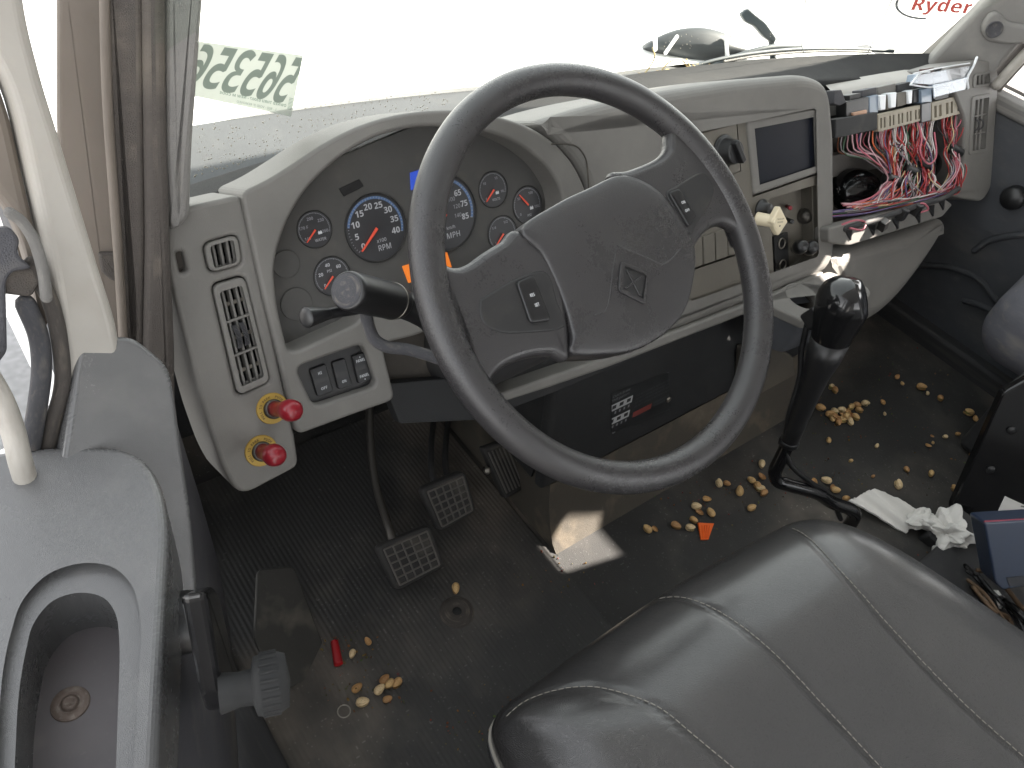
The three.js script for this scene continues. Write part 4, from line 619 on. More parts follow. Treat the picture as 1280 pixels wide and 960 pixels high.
// ---------- seats ----------
{
  const s = thing('driver_seat', 'dark leather driver seat cushion with pale stitched seams', 'seat', V3(0.06, 0.3, 0.55));
  const cx = 0.04, cz = 0.58, top = 0.505, RR = 0.15;
  const plan = (() => {                       // outline of the cushion seen from above, kept as radius by angle
    const fr = [[612, 888], [720, 808], [840, 726], [930, 676], [996, 642], [1030, 641], [1065, 652], [1120, 682], [1190, 728], [1280, 790]].map(([u, v]) => onY(u, v, 0.455)).map((p) => V2(p.x, p.z));
    const pts = smooth(roundPoly([...fr, V2(0.372, 0.62), V2(0.395, 0.78), V2(0.38, 0.95), V2(-0.29, 0.95), V2(-0.315, 0.7), V2(-0.30, 0.45), V2(-0.285, 0.30)], 0.03, 3), 720, true, 0.5);
    const N = 1440, r = new Float32Array(N).fill(0), A = pts.map((p) => [Math.atan2(p.y - cz, p.x - cx), Math.hypot(p.x - cx, p.y - cz)]);
    for (let i = 0; i < A.length; i++) { let [a, p] = A[i], [b, q] = A[(i + 1) % A.length]; let d = b - a; if (d > Math.PI) d -= 2 * Math.PI; if (d < -Math.PI) d += 2 * Math.PI; const n = Math.ceil(Math.abs(d) / (2 * Math.PI) * N) + 1; for (let k = 0; k <= n; k++) { const t = k / n, g = ((a + d * t) / (2 * Math.PI) * N % N + N) % N; r[Math.round(g) % N] = p + (q - p) * t; } }
    for (let i = 0; i < N; i++) if (!r[i]) r[i] = r[(i + N - 1) % N];
    return r;
  })();
  const radAt = (a) => { const g = ((a / (2 * Math.PI) * 1440) % 1440 + 1440) % 1440, i = Math.floor(g), t = g - i; return plan[i] * (1 - t) + plan[(i + 1) % 1440] * t; };
  const rho = (x, z) => Math.hypot(x - cx, z - cz) / radAt(Math.atan2(z - cz, x - cx));
  const seams = [[[838, 722], [858, 730], [880, 745], [915, 775], [960, 818], [1030, 890], [1100, 962], [1180, 1045]], [[1004, 640], [1016, 662], [1040, 705], [1070, 745], [1120, 800], [1190, 870], [1280, 950], [1360, 1020]], [[640, 872], [664, 857], [700, 850], [740, 853], [780, 868], [820, 890], [860, 925], [905, 962], [960, 1010]]]
    .map((a) => new THREE.CatmullRomCurve3(a.map(([u, v]) => onY(u, v, 0.497)), false, 'centripetal').getSpacedPoints(160));
  const dseam = (x, z) => { let m = 9; for (const c of seams) for (let i = 0; i < c.length; i += 2) { const d = (c[i].x - x) ** 2 + (c[i].z - z) ** 2; if (d < m) m = d; } return Math.sqrt(m); };
  const base = (x, z) => {
    const r = Math.min(1, rho(x, z)), d = (1 - r) * 0.36; let y = top;
    if (d < RR) y -= (1 - Math.sqrt(Math.max(0, 1 - (1 - d / RR) * (1 - d / RR)))) * 0.078;
    const u = (x - cx) / 0.345; y += 0.012 * u * u * Math.max(0, 1 - Math.pow(r, 6)) - 0.012 * Math.exp(-(((x - cx) / 0.17) ** 2) - (((z - 0.62) / 0.2) ** 2));
    return y;
  };
  const wr = (x, z) => { const u = ((x * 2.2 + z * 0.6) % 1 + 1) % 1, v = ((z * 2.2) % 1 + 1) % 1; return (nB[((v * 511) | 0) * 512 + ((u * 511) | 0)] - 0.5) * 0.004; };
  const seatY = (x, z) => { const d = dseam(x, z); return base(x, z) + wr(x, z) * 0.6 - 0.0032 * Math.exp(-((d / 0.0045) ** 2)) + 0.0012 * (1 - Math.exp(-((d / 0.03) ** 2))); };
  const NA = 420, rows = [], edge = (a) => { const k = radAt(a); return [Math.cos(a) * k, Math.sin(a) * k]; };
  for (let k = 0; k <= 110; k++) { const r = [], q = k / 110; const sc = k === 110 ? 1 : 1 - Math.pow(1 - q, 1.35); for (let i = 0; i <= NA; i++) { const [ex, ez] = edge(i / NA * Math.PI * 2), x = cx + ex * sc, z = cz + ez * sc; r.push(V3(x, seatY(x, z), z)); } rows.push(r); }
  const skirt = [[1.004, 0.425], [1.0, 0.40], [0.985, 0.36], [0.97, 0.32], [0.95, 0.28]];
  for (const [sc, y] of skirt) { const r = []; for (let i = 0; i <= NA; i++) { const [ex, ez] = edge(i / NA * Math.PI * 2); r.push(V3(cx + ex * sc, y, cz + ez * sc)); } rows.push(r); }
  const g = grid(rows); { const p = g.attributes.position, uv = g.attributes.uv; for (let i = 0; i < p.count; i++) uv.setXY(i, p.getX(i), p.getZ(i) + (p.getY(i) < 0.42 ? p.getY(i) : 0.42)); }
  mesh('cushion', g, M.seat, s);
  for (const c of seams) {
    const st = []; const L = c.reduce((a, p, i) => a + (i ? p.distanceTo(c[i - 1]) : 0), 0), n = Math.floor(L / 0.0065), cv = new THREE.CatmullRomCurve3(c);
    for (let i = 0; i < n; i++) { const a = cv.getPointAt((i + 0.15) / n), b = cv.getPointAt((i + 0.82) / n); for (const q of [a, b]) q.y = seatY(q.x + 0.0028, q.z) + 0.0012; if (rho(a.x, a.z) > 0.99) continue; a.x += 0.0028; b.x += 0.0028; st.push(limb(a, b, 0.00055, 0.00055, 5)); }
    if (st.length) { const o = mesh('stitching', st, M.stitch, s); o.userData.kind = 'stuff'; }
  }
  const pip = (y, sc, r, m, n) => { const a = []; for (let i = 0; i <= 120; i++) { const [ex, ez] = edge(i / 120 * Math.PI * 2); a.push(V3(cx + ex * sc, y, cz + ez * sc)); } mesh(n, tube(a, r, 240, 6, false), m, s); };
  pip(0.412, 1.004, 0.0022, M.stitch, 'piping'); pip(0.397, 1.0, 0.0035, M.seat, 'piping');
  mesh('seat_base', box(cx - 0.27, cx + 0.27, 0.005, 0.3, 0.30, 0.85, 0.02), M.blackMat, s);
}
{
  const s = thing('passenger_seat', 'grey cloth passenger seat corner at the right edge', 'seat', V3(1.25, 0.3, 0.3));
  const g = new RoundedBoxGeometry(0.46, 0.2, 0.46, 8, 0.085); g.rotateY(0.12); const c = onY(1272, 380, 0.40); g.translate(c.x + 0.275, 0.32, c.z + 0.16); mesh('cushion', g, M.fabric, s);
  mesh('seat_base', box(c.x + 0.06, c.x + 0.36, 0.002, 0.24, c.z + 0.08, c.z + 0.4, 0.02), M.blackMat, s);
}
// ---------- gear lever ----------
{
  const t = thing('gear_lever', 'tall cranked black gear lever with a large glossy knob', 'gear lever', V3(0.62, 0.0, 0.2));
  const G = (u, v, x = 0.5) => onX(u, v, x), k = G(1052, 392), s1 = G(1038, 424), s2 = G(986, 553), e1 = G(970, 588), ax = k.clone().sub(G(1020, 470)).normalize();
  mesh('shaft', tube([s2, G(977, 572), G(969, 590), G(972, 601, 0.505), G(985, 606, 0.52), onX(1020, 616, 0.57), onX(1040, 628, 0.61), V3(0.655, 0.12, 0.23), V3(0.67, 0.0, 0.235)], 0.0125, 80, 16), M.gloss, t);
  { const L = s1.distanceTo(s2); mesh('sleeve', lathe(s2, s1.clone().sub(s2), [[0, 0], [0.0155, 0], [0.0165, L * 0.2], [0.0185, L * 0.5], [0.0215, L * 0.68], [0.0275, L * 0.84], [0.030, L], [0, L]], 32), M.black, t); }
  mesh('ring', lathe(s2.clone().addScaledVector(s1.clone().sub(s2).normalize(), -0.004), s1.clone().sub(s2), [[0.0135, 0], [0.0172, 0], [0.0172, 0.008], [0.0155, 0.01]]), M.black, t);
  const o = G(1038, 425), ka = G(1056, 372).sub(o).normalize(), kb = mesh('knob', (() => { const g = lathe(V3(0, 0, 0), V3(0, 1, 0), [[0.028, 0], [0.0305, 0.004], [0.033, 0.02], [0.0365, 0.038], [0.0395, 0.056], [0.0405, 0.068], [0.0395, 0.08], [0.035, 0.091], [0.027, 0.099], [0.014, 0.1035], [0, 0.105]], 48); const p = g.attributes.position; for (let i = 0; i < p.count; i++) { const x = p.getX(i), y = p.getY(i), z = p.getZ(i); const d = x * 0.35 + y * 0.5 + z * 0.8 - 0.062; if (d > 0) { p.setXYZ(i, x - 0.35 * d * 0.75, y - 0.5 * d * 0.75, z - 0.8 * d * 0.75); } } g.computeVertexNormals(); g.applyQuaternion(new THREE.Quaternion().setFromUnitVectors(V3(0, 1, 0), ka)); g.translate(o.x, o.y, o.z); return g; })(), M.gloss, t);
  mesh('range_switch', (() => { const c = G(1018, 397), b = new RoundedBoxGeometry(0.022, 0.032, 0.03, 3, 0.005); b.rotateX(0.4); b.translate(c.x, c.y, c.z); return b; })(), M.black, kb);
  mesh('air_hose', tube([G(1010, 400), G(1002, 440), G(1000, 470), G(984, 530, 0.49), G(985, 575, 0.5), onX(1012, 602, 0.55), onX(1036, 618, 0.6), V3(0.64, 0.1, 0.22)], 0.005, 60, 8), M.black, t);
}

// ---------- exposed fuse panel and wiring on the passenger side ----------
{
  const f = thing('fuse_panel', 'exposed fuse panel of tan combs, relays and clear covers hanging in the open dashboard', 'fuse panel', hit(D(0), 1120, 140));
  const tan = std({ map: dusty(150, 142, 126, [180, 172, 156], 0.3), roughness: 0.6 }), tr = std({ color: 0x6f7d8c, roughness: 0.3 }), pale = std({ color: 0xd6d9dc, roughness: 0.3 });
  mesh('bracket', poly(D(0.004), [[1045, 149], [1097, 140], [1097, 162], [1045, 173]], 0.002, 0.02, 0.002), M.blackMat, f);
  const comb = (px, n) => { const p = D(0.005), q = L2(p, px), h = []; for (let i = 0; i < n; i++) { const s = (i + 0.5 + (i % 2 ? -0.1 : 0.1)) / n, w = 0.24 / n; h.push([quadPt(q, s - w, 0.2), quadPt(q, s + w, 0.2), quadPt(q, s + w, 0.86), quadPt(q, s - w, 0.86)]); } mesh('fuse_comb', ext(p, roundPoly(q, 0.003), 0.012, 0.001, h), tan, f); };
  comb([[1098, 143], [1152, 131], [1152, 151], [1098, 165]], 10); comb([[1165, 128], [1208, 117], [1208, 140], [1165, 152]], 6);
  mesh('comb_back', poly(D(-0.03), [[1096, 138], [1210, 112], [1210, 144], [1096, 170]], 0.002, 0.004, 0), M.blackMat, f);
  mesh('relay_block', poly(D(0.008), [[1152, 130], [1164, 127], [1164, 151], [1152, 154]], 0.002, 0.03, 0.002), M.black, f);
  const bx = (a, m, n, d = -0.006, th = 0.022) => mesh(n, poly(D(d), a, 0.002, th, 0.0015), m, f);
  bx([[1058, 127], [1086, 121], [1086, 143], [1058, 149]], M.black, 'relay'); bx([[1066, 141], [1084, 137], [1084, 143], [1068, 147]], std({ color: 0xb8927a, roughness: 0.6 }), 'fuse', -0.002);
  bx([[1087, 121], [1098, 118], [1098, 141], [1087, 144]], tr, 'relay'); bx([[1100, 120], [1108, 118], [1107, 137], [1101, 138]], pale, 'fuse', -0.002);
  bx([[1109, 118], [1116, 116], [1116, 136], [1109, 138]], M.frame, 'relay'); bx([[1113, 117], [1121, 115], [1120, 134], [1114, 135]], pale, 'fuse', 0.0);
  bx([[1121, 117], [1134, 114], [1133, 131], [1122, 134]], M.frame, 'relay'); bx([[1135, 114], [1141, 112], [1140, 129], [1136, 130]], pale, 'fuse', -0.002);
  bx([[1142, 113], [1151, 111], [1151, 127], [1142, 129]], M.pod, 'relay'); bx([[1152, 112], [1165, 108], [1165, 129], [1152, 132]], tr, 'relay', 0.0);
  bx([[1062, 119], [1076, 116], [1076, 128], [1062, 131]], M.pod, 'relay', -0.014); bx([[1078, 113], [1096, 109], [1096, 122], [1078, 126]], M.doorDark, 'relay', -0.016); bx([[1098, 109], [1120, 104], [1120, 117], [1098, 121]], M.dash, 'relay', -0.02); bx([[1122, 106], [1140, 102], [1140, 115], [1122, 118]], M.blackMat, 'relay', -0.016);
  bx([[1160, 88], [1196, 80], [1196, 92], [1160, 99]], M.pod, 'relay_bank', -0.004, 0.016); bx([[1188, 84], [1206, 80], [1204, 94], [1188, 98]], pale, 'relay_bank', 0.002, 0.012); bx([[1168, 112], [1186, 108], [1186, 122], [1169, 126]], M.pod, 'relay_bank', 0.004, 0.012);
  bx([[1043, 113], [1052, 112], [1058, 128], [1050, 132], [1043, 130]], M.doorDark, 'latch', 0.002);
  mesh('clear_cover', [poly(D(0.012), [[1138, 104], [1146, 94], [1210, 82], [1218, 82], [1208, 98], [1164, 106]], 0.003, 0.003, 0.001)], M.clear, f);
  mesh('clear_cover', [poly(D(0.016), [[1166, 106], [1210, 96], [1207, 112], [1168, 122]], 0.003, 0.003, 0.001)], M.clear, f);
  bx([[1146, 93], [1210, 80], [1208, 90], [1144, 103]], tr, 'relay_bank', -0.01, 0.02); bx([[1156, 86], [1168, 84], [1166, 106], [1154, 108]], std({ color: 0x4a3330, roughness: 0.5 }), 'fusible_link', 0.006, 0.012);
  bx([[1172, 106], [1206, 98], [1204, 110], [1174, 117]], std({ color: 0x8b97ad, roughness: 0.35 }), 'relay_bank', -0.004, 0.02);
  const edge = (a, r) => mesh('cover_edge', tube(a.map(([u, v, d]) => hit(D(d ?? 0.014), u, v)), r, 20, 6), pale, f);
  edge([[1138, 106], [1150, 92], [1162, 90]], 0.0018); edge([[1139, 106], [1165, 109], [1210, 97]], 0.0018); edge([[1210, 110], [1209, 98], [1217, 82], [1221, 72]], 0.0028); edge([[1168, 122], [1167, 108]], 0.0018); edge([[1142, 92], [1180, 84], [1212, 79]], 0.0014);

  const w = thing('wiring_harness', 'tangle of red, pink and grey wires spilling from the fuse panel', 'wires', hit(D(-0.02), 1120, 220));
  const cols = [[0xa23030, 20], [0xb0606c, 14], [0xc29aa0, 8], [0xd0ccc8, 14], [0x8c8488, 12], [0x6a5b86, 8], [0x3f5a44, 5], [0xc8b48c, 6], [0x2a2a2c, 8], [0xc4613a, 6], [0x7d4a32, 4]].flatMap(([c, n]) => { const m = std({ color: c, roughness: 0.5 }); return Array(n).fill(m); });
  const W = (pts, r = 0.0017, m) => mesh('wire', tube(pts.map(([u, v, d]) => hit(D(d), u, v)), r, 30, 5, false), m || cols[(rnd() * cols.length) | 0], w);
  const fan = (n, x0, x1, y0, y1, tie, end, o = {}) => { for (let i = 0; i < n; i++) { const t = n > 1 ? i / (n - 1) : 0.5, j = () => rr(-1, 1), d = rr(-0.03, 0.01); const bow = rr(-7, 7); W([[x0 + (x1 - x0) * t + j() * 2, y0 + (y1 - y0) * t - 2, -0.006], [x0 + (x1 - x0) * t + j() * 4, y0 + (y1 - y0) * t + 14 + j() * 4, d], [(x0 + (x1 - x0) * t) * 0.5 + tie[0] * 0.5 + bow, (y0 + y1) / 2 * 0.45 + tie[1] * 0.55 + j() * 4, d + rr(-0.006, 0.02)], [tie[0] + j() * (o.tw || 3), tie[1] + j() * 2, rr(-0.012, 0.008)], [tie[0] * 0.55 + (end[0] + j() * (o.ew || 9)) * 0.45 + (o.bulge || 0) * rr(0.3, 1), tie[1] * 0.5 + end[1] * 0.5 + j() * 3, rr(-0.005, 0.03)], [end[0] + j() * (o.ew || 9), end[1] + j() * 4, 0.02], [end[0] + (o.tail ?? -22) + j() * 8, end[1] + 5 + j() * 3, 0.022]], rr(0.001, 0.0017), o.m && rnd() < 0.6 ? o.m[(rnd() * o.m.length) | 0] : 0); } };
  const reds = cols.slice(0, 34), pinks = cols.slice(20, 44);
  fan(12, 1048, 1096, 173, 165, [1114, 222], [1090, 252], { m: pinks, tw: 5, tail: -30 });
  fan(16, 1096, 1128, 166, 158, [1116, 224], [1094, 254], { tw: 5 });
  fan(14, 1110, 1150, 164, 154, [1136, 212], [1122, 248], { tw: 5, ew: 14 });
  fan(14, 1132, 1162, 158, 151, [1153, 204], [1162, 243], { m: reds, ew: 14, bulge: 4, tail: -10 });
  fan(8, 1150, 1166, 154, 150, [1166, 220], [1150, 250], { ew: 10 });
  fan(16, 1180, 1202, 145, 139, [1193, 187], [1192, 236], { m: reds, tw: 4, ew: 10, bulge: 12, tail: -24 });
  fan(14, 1100, 1140, 166, 156, [1126, 218], [1104, 252], { tw: 9, ew: 16 }); fan(14, 1120, 1160, 160, 151, [1144, 206], [1140, 246], { tw: 9, ew: 16 }); fan(10, 1140, 1164, 156, 151, [1160, 208], [1172, 240], { tw: 7, ew: 12, tail: -10 }); fan(12, 1172, 1204, 147, 139, [1186, 192], [1184, 238], { tw: 7, ew: 12, bulge: 10 });
  for (let i = 0; i < 16; i++) { const a = rr(-4, 4), b = rr(-4, 4), m = rnd() < 0.5 ? cols[60 + ((rnd() * 12) | 0)] : 0; W([[1040, 268 + a, rr(-0.02, 0.01)], [1075, 264 + a, rr(0, 0.02)], [1115, 258 + b, rr(0.005, 0.03)], [1155, 248 + b, rr(0.01, 0.03)], [1196, 236 + a * 0.6, rr(0.0, 0.02)]], rr(0.0014, 0.002), m); }
  for (const a of [[[1052, 281, 0.045], [1066, 276, 0.06], [1082, 279, 0.05], [1078, 287, 0.055], [1062, 285, 0.05]], [[1142, 262, 0.045], [1152, 254, 0.06], [1160, 262, 0.06], [1148, 266, 0.05]], [[1146, 150, 0.0], [1152, 172, 0.015], [1150, 190, 0.02], [1162, 205, 0.02], [1170, 196, 0.02], [1168, 165, 0.01]]]) W(a, 0.002, pinks[10]);
  for (const [a, b, r] of [[[1108, 222], [1122, 228], 0.012], [[1131, 211], [1142, 215], 0.011], [[1149, 203], [1159, 207], 0.010], [[1188, 185], [1200, 191], 0.011], [[1094, 262], [1104, 258], 0.014], [[1118, 258], [1128, 255], 0.014], [[1148, 250], [1156, 248], 0.013]]) mesh('tape', limb(hit(D(0.0), ...a), hit(D(0.006), ...b), r, r, 12), M.black, w);
  mesh('loom', tube([[1056, 286, 0.04], [1090, 276, 0.05], [1120, 266, 0.052], [1150, 256, 0.052], [1178, 248, 0.045], [1198, 236, 0.03]].map(([u, v, d]) => hit(D(d), u, v)), 0.006, 40, 8), M.blackMat, w);
  for (const [u, v] of [[1104, 281], [1128, 268], [1146, 262]]) mesh('connector', box(-0.008, 0.008, -0.012, 0.012, -0.008, 0.008, 0.002).applyMatrix4(new THREE.Matrix4().makeRotationZ(rr(-0.6, 0.6)).setPosition(hit(D(0.055), u, v))), M.black, w);
}
// ---------- loose things on the floor ----------
// pistachio: two shell halves round a kernel
function nutGeo(open, kind) {
  const g = [];
  const half = (s) => { const q = new THREE.SphereGeometry(1, 14, 8, 0, Math.PI * 2, 0, Math.PI * 0.52), p = q.attributes.position; for (let i = 0; i < p.count; i++) { const x = p.getX(i), y = p.getY(i), z = p.getZ(i), t = 1 - 0.22 * x; p.setXYZ(i, x * 0.0098, y * 0.0058 * t, z * 0.0064 * t); } q.rotateZ(0); if (s < 0) q.rotateX(Math.PI); q.translate(0, 0.0002 * s, 0); q.translate(0.009, 0, 0); q.rotateZ(open * s); q.translate(-0.009, 0.0064, 0); q.computeVertexNormals(); return q; };
  if (kind !== 'half') g.push(half(1)); g.push(half(-1));
  return merge(g);
}
const shellM = [[198, 164, 112], [184, 146, 96], [214, 190, 148], [168, 128, 84]].map((c) => std({ map: dusty(...c, [120, 92, 62], 0.5), roughness: 0.6, side: THREE.DoubleSide })), kernM = std({ color: 0x8f8a4a, roughness: 0.7 });
const nutProto = [];
for (let k = 0; k < 8; k++) { const half = k === 5 || k === 7, o = new THREE.Group(); mesh('shell', nutGeo(half ? 0 : 0.1 + 0.06 * (k % 3), half ? 'half' : ''), shellM[k % 4], o); if (!half) { const q = new THREE.SphereGeometry(1, 12, 8); q.scale(0.0078, 0.004, 0.0052); q.translate(-0.0005, 0.0064, 0); mesh('kernel', q, kernM, o); } nutProto.push(o); }
let nutN = 0;
const ORD = ['leftmost', 'second from the left', 'third from the left', 'fourth from the left', 'fifth from the left', 'sixth from the left', 'seventh from the left', 'eighth from the left', 'ninth from the left', 'tenth from the left', 'eleventh from the left', 'twelfth from the left', 'thirteenth from the left', 'fourteenth from the left'];
const ordinal = (i, n) => i < Math.ceil(n / 2) ? ORD[i] : ORD[n - 1 - i].replace('leftmost', 'rightmost').replace('left', 'right');
function nuts(label, group, list, sc = 1, y0 = 0.001, heap = false) {
  const order = list.map((q, i) => i).sort((i, j) => list[i][0] - list[j][0]);
  list.forEach(([u, v, s = 1, up = 0], i) => {
    const y = y0 + up, o = nutProto[nutN++ % 8].clone(); o.name = numbered('pistachio_nut'); o.position.copy(onY(u, v, y)); o.rotation.set(rr(-0.25, 0.25), rr(0, 6.28), rr(-0.2, 0.2)); const k = sc * s * rr(0.92, 1.12); o.scale.set(k, k, k);
    o.userData = { label: heap || list.length < 2 ? label : label + ', ' + ordinal(order.indexOf(i), list.length) + ' of them', category: 'pistachio', group }; scene.add(o);
  });
}
const z2 = (a) => a.map(([x, y, ...r]) => [900 + x / 2.666, 320 + y / 2.666, ...r]), z6 = (a) => a.map(([x, y, ...r]) => [780 + x / 3.69, 440 + y / 3.69, ...r]), z7 = (a) => a.map(([x, y, ...r]) => [300 + x / 3, 640 + y / 3, ...r]);
nuts('tan pistachio nut in the dense heap on the floor behind the gear lever', 'pistachios in the heap behind the gear lever', z2([[370, 546], [365, 533], [380, 525], [388, 555], [405, 553], [408, 535], [428, 556], [430, 538], [450, 544], [461, 519], [479, 496], [451, 502], [434, 510], [419, 522], [400, 520], [385, 540, 1, 0.01], [418, 540, 1, 0.01]]), 1.05, 0.001, true);
nuts('tan pistachio beside the lever shaft', 'pistachios beside the lever shaft', z2([[328, 510, 1.15], [368, 442], [379, 453], [360, 620, 0.8]]));
nuts('pistachio loose on the passenger floor', 'pistachios scattered on the passenger floor', z2([[540, 492], [546, 528, 0.5], [587, 405, 0.9], [605, 428, 0.6], [667, 443, 1.2], [690, 462, 0.6], [732, 482, 1.2], [822, 528, 1.2], [846, 545, 1.1], [893, 553, 0.5], [845, 675, 1.25], [810, 740, 1.1], [778, 782, 1.05], [587, 765, 1.25], [618, 715, 0.8], [700, 730, 0.85], [692, 635, 0.7], [745, 605, 0.8], [705, 602, 0.5], [708, 625, 0.5], [790, 597, 0.7], [520, 636, 0.6], [508, 736, 0.5], [435, 686, 0.6]]));
nuts('pistachio at the gear lever foot', 'pistachios at the foot of the gear lever', z2([[310, 757], [352, 755, 1.1], [372, 777], [382, 786], [415, 813, 0.9]]));
nuts('pistachio between wheel and seat', 'pistachios between the wheel and the seat', z6([[431, 610], [468, 610, 0.9], [527, 650, 1.15], [378, 683], [330, 722, 1.15], [345, 745], [395, 748, 1.1], [317, 782, 0.9], [302, 820, 0.95], [237, 810, 1.15], [105, 825, 1.1], [140, 822, 0.8], [631, 525], [632, 580, 0.9], [585, 600, 0.9], [612, 627], [628, 641], [640, 658, 1.1], [587, 728]]));
nuts('pistachio left on the ribbed mat', 'pistachios on the ribbed mat', z7([[440, 663], [520, 673], [541, 632], [558, 652], [590, 648], [457, 720], [553, 705, 0.9]]), 0.95, 0.007);
nuts('single pistachio nut beside the black rubber plug on the mat', 'pistachio beside the plug', z7([[806, 290]]), 0.95, 0.007);
nuts('pale shell piece by the red scrap', 'shell pieces near the red scrap', z7([[478, 487, 0.8], [422, 537, 0.9]]), 0.9, 0.007);
nuts('pistachio beside the blue case', 'pistachio beside the blue case', [[1230, 712, 1.1], [1268, 776, 1]]);
{ // crumbs: nobody could count them
  const g = new THREE.IcosahedronGeometry(0.0022, 0), n = 420, im = new THREE.InstancedMesh(g, std({ color: 0xb0946c, roughness: 0.9 }), n), m = new THREE.Matrix4(), q = new THREE.Quaternion();
  const spots = [[1060, 525, 60], [1160, 560, 110], [880, 630, 70], [1030, 600, 60], [980, 600, 60], [460, 860, 60], [560, 900, 90], [440, 810, 40], [1180, 700, 50], [700, 720, 60], [1120, 470, 70]];
  for (let i = 0; i < n; i++) { const s = spots[i % spots.length], a = rr(0, 6.28), r = Math.pow(rnd(), 0.7) * s[2], p = onY(s[0] + Math.cos(a) * r, s[1] + Math.sin(a) * r * 0.55, 0.002); p.y = p.x < 0.155 && p.z > -0.5 ? 0.0075 : 0.0012; q.setFromEuler(new THREE.Euler(rr(0, 6), rr(0, 6), rr(0, 6))); const k = rr(0.3, 1.1); m.compose(p, q, V3(k * rr(0.6, 1.6), k * 0.6, k)); im.setMatrixAt(i, m); im.setColorAt(i, new THREE.Color().setRGB(rr(0.12, 0.5), rr(0.1, 0.4), rr(0.07, 0.3))); }
  im.name = 'shell_crumbs'; im.castShadow = im.receiveShadow = true; im.userData = { label: 'shell crumbs and grit strewn over the cab floor', category: 'crumbs', kind: 'stuff' }; scene.add(im);
}
{ // orange clip, red scrap, rubber plug
  const p = plane(onY(882, 663, 0.006), V3(0.1, 1, 0.2), V3(1, 0, 0));
  const t = thing('plastic_clip', 'small bright orange plastic clip on the floor beside pistachios', 'clip', p.o), om = std({ color: 0xe8641a, roughness: 0.45 });
  mesh('plate', ext(p, L2(p, [[873, 653], [893, 654], [890, 662], [886, 674], [877, 674], [875, 662]]), 0.005, 0.0012), om, t);
  for (let i = 0; i < 4; i++) { const a = l2(off(p, 0.002), 878 + i * 3.2, 656), b = l2(off(p, 0.002), 879 + i * 2, 672); mesh('rib', ext(off(p, 0.002), [V2(a.x - 0.001, a.y), V2(a.x + 0.001, a.y), V2(b.x + 0.001, b.y), V2(b.x - 0.001, b.y)], 0.002, 0.0004), om, t); }
  solo('plastic_scrap', limb(onY(418, 802, 0.012), onY(423, 830, 0.012), 0.006, 0.0075, 12), std({ color: 0x9c1018, roughness: 0.4 }), 'small red plastic scrap on the mat beside the foot rest', 'plastic scrap');
  const o = onY(571, 765, 0.006), g = thing('rubber_plug', 'round black rubber plug in the floor mat behind the clutch pedal', 'plug', o); mesh('collar', lathe(o, V3(0, 1, 0), [[0.008, 0.004], [0.018, 0.007], [0.024, 0.004], [0.03, 0]], 32), M.seal, g); mesh('core', lathe(o, V3(0, 1, 0), [[0.008, 0.001], [0.0, 0.001]], 24), M.black, g);
  const ring = lathe(onY(430, 889, 0.0065), V3(0, 1, 0), [[0.0085, 0], [0.0095, 0.001], [0.0105, 0]], 24); solo('wire_ring', ring, M.metal, 'small bright wire ring on the mat below the red scrap', 'ring');
}
{ // white carton flap and crumpled tissue
  const p = plane(onY(1105, 637, 0.02), V3(-0.12, 1, 0.25), V3(1, 0, 0));
  const rows = [], q = L2(p, [[1061, 626], [1092, 611], [1150, 640], [1134, 666]]);
  for (let j = 0; j <= 16; j++) { const r = []; for (let i = 0; i <= 24; i++) { const c = quadPt(q, i / 24, j / 16), e = (j === 0 || j === 16 || i === 0 || i === 24) ? 0.0018 : 0; r.push(lift(p, c.x + rr(-e, e), c.y + rr(-e, e), 0.004 * Math.sin(i * 0.5 + j * 0.3) + 0.006 * Math.pow(i / 24, 2))); } rows.push(r); }
  const low = rows.map((r) => r.map((v) => v.clone().addScaledVector(p.n, -0.005)));
  solo('paper_carton', [grid(rows), grid(low), grid([rows[0], low[0]]), grid([rows[16], low[16]]), grid([rows.map((r) => r[0]), low.map((r) => r[0])]), grid([rows.map((r) => r[24]), low.map((r) => r[24])])], M.paper, 'flat torn piece of white card on the floor beyond the seat edge', 'card');
  const tissue = (c, sx, sy, sz, amp, sd, n, label, nm, m) => {
    let g = new THREE.IcosahedronGeometry(1, 40); g = mergeVertices(g.deleteAttribute('uv').deleteAttribute('normal')); const ps = g.attributes.position, s0 = seed; seed = sd; const K = Array.from({ length: n }, () => { const v = V3(rr(-1, 1), rr(-1, 1), rr(-1, 1)).normalize(); return [v, rr(0.3, 1), rr(0.7, 1.9)]; }); seed = s0;
    for (let i = 0; i < ps.count; i++) { const v = V3().fromBufferAttribute(ps, i).normalize(); let h = 1; for (const [k, a, f] of K) { const d = v.dot(k); h += amp * a * (Math.abs(((d * f) % 1 + 1) % 1 - 0.5) - 0.25); } ps.setXYZ(i, v.x * h * sx, Math.max(-0.9, v.y) * h * sy, v.z * h * sz); }
    g = g.toNonIndexed(); g.computeVertexNormals(); g.setAttribute('uv', new THREE.Float32BufferAttribute(new Float32Array(g.attributes.position.count * 2), 2)); g.translate(c.x, c.y, c.z); return g;
  };
  const a = onY(1184, 664, 0.035), b = onY(1150, 648, 0.025);
  solo('crumpled_tissue', [tissue(a, 0.044, 0.033, 0.05, 0.6, 91, 16), tissue(b, 0.036, 0.016, 0.018, 0.4, 17, 10)], M.paper, 'crumpled white tissue between the card and the black box', 'tissue');
  solo('paper_scrap', tissue(onY(1240, 752, 0.03), 0.026, 0.014, 0.02, 0.5, 33, 9), M.paper, 'small pale paper scrap in the gap beside the seat', 'paper scrap');
}
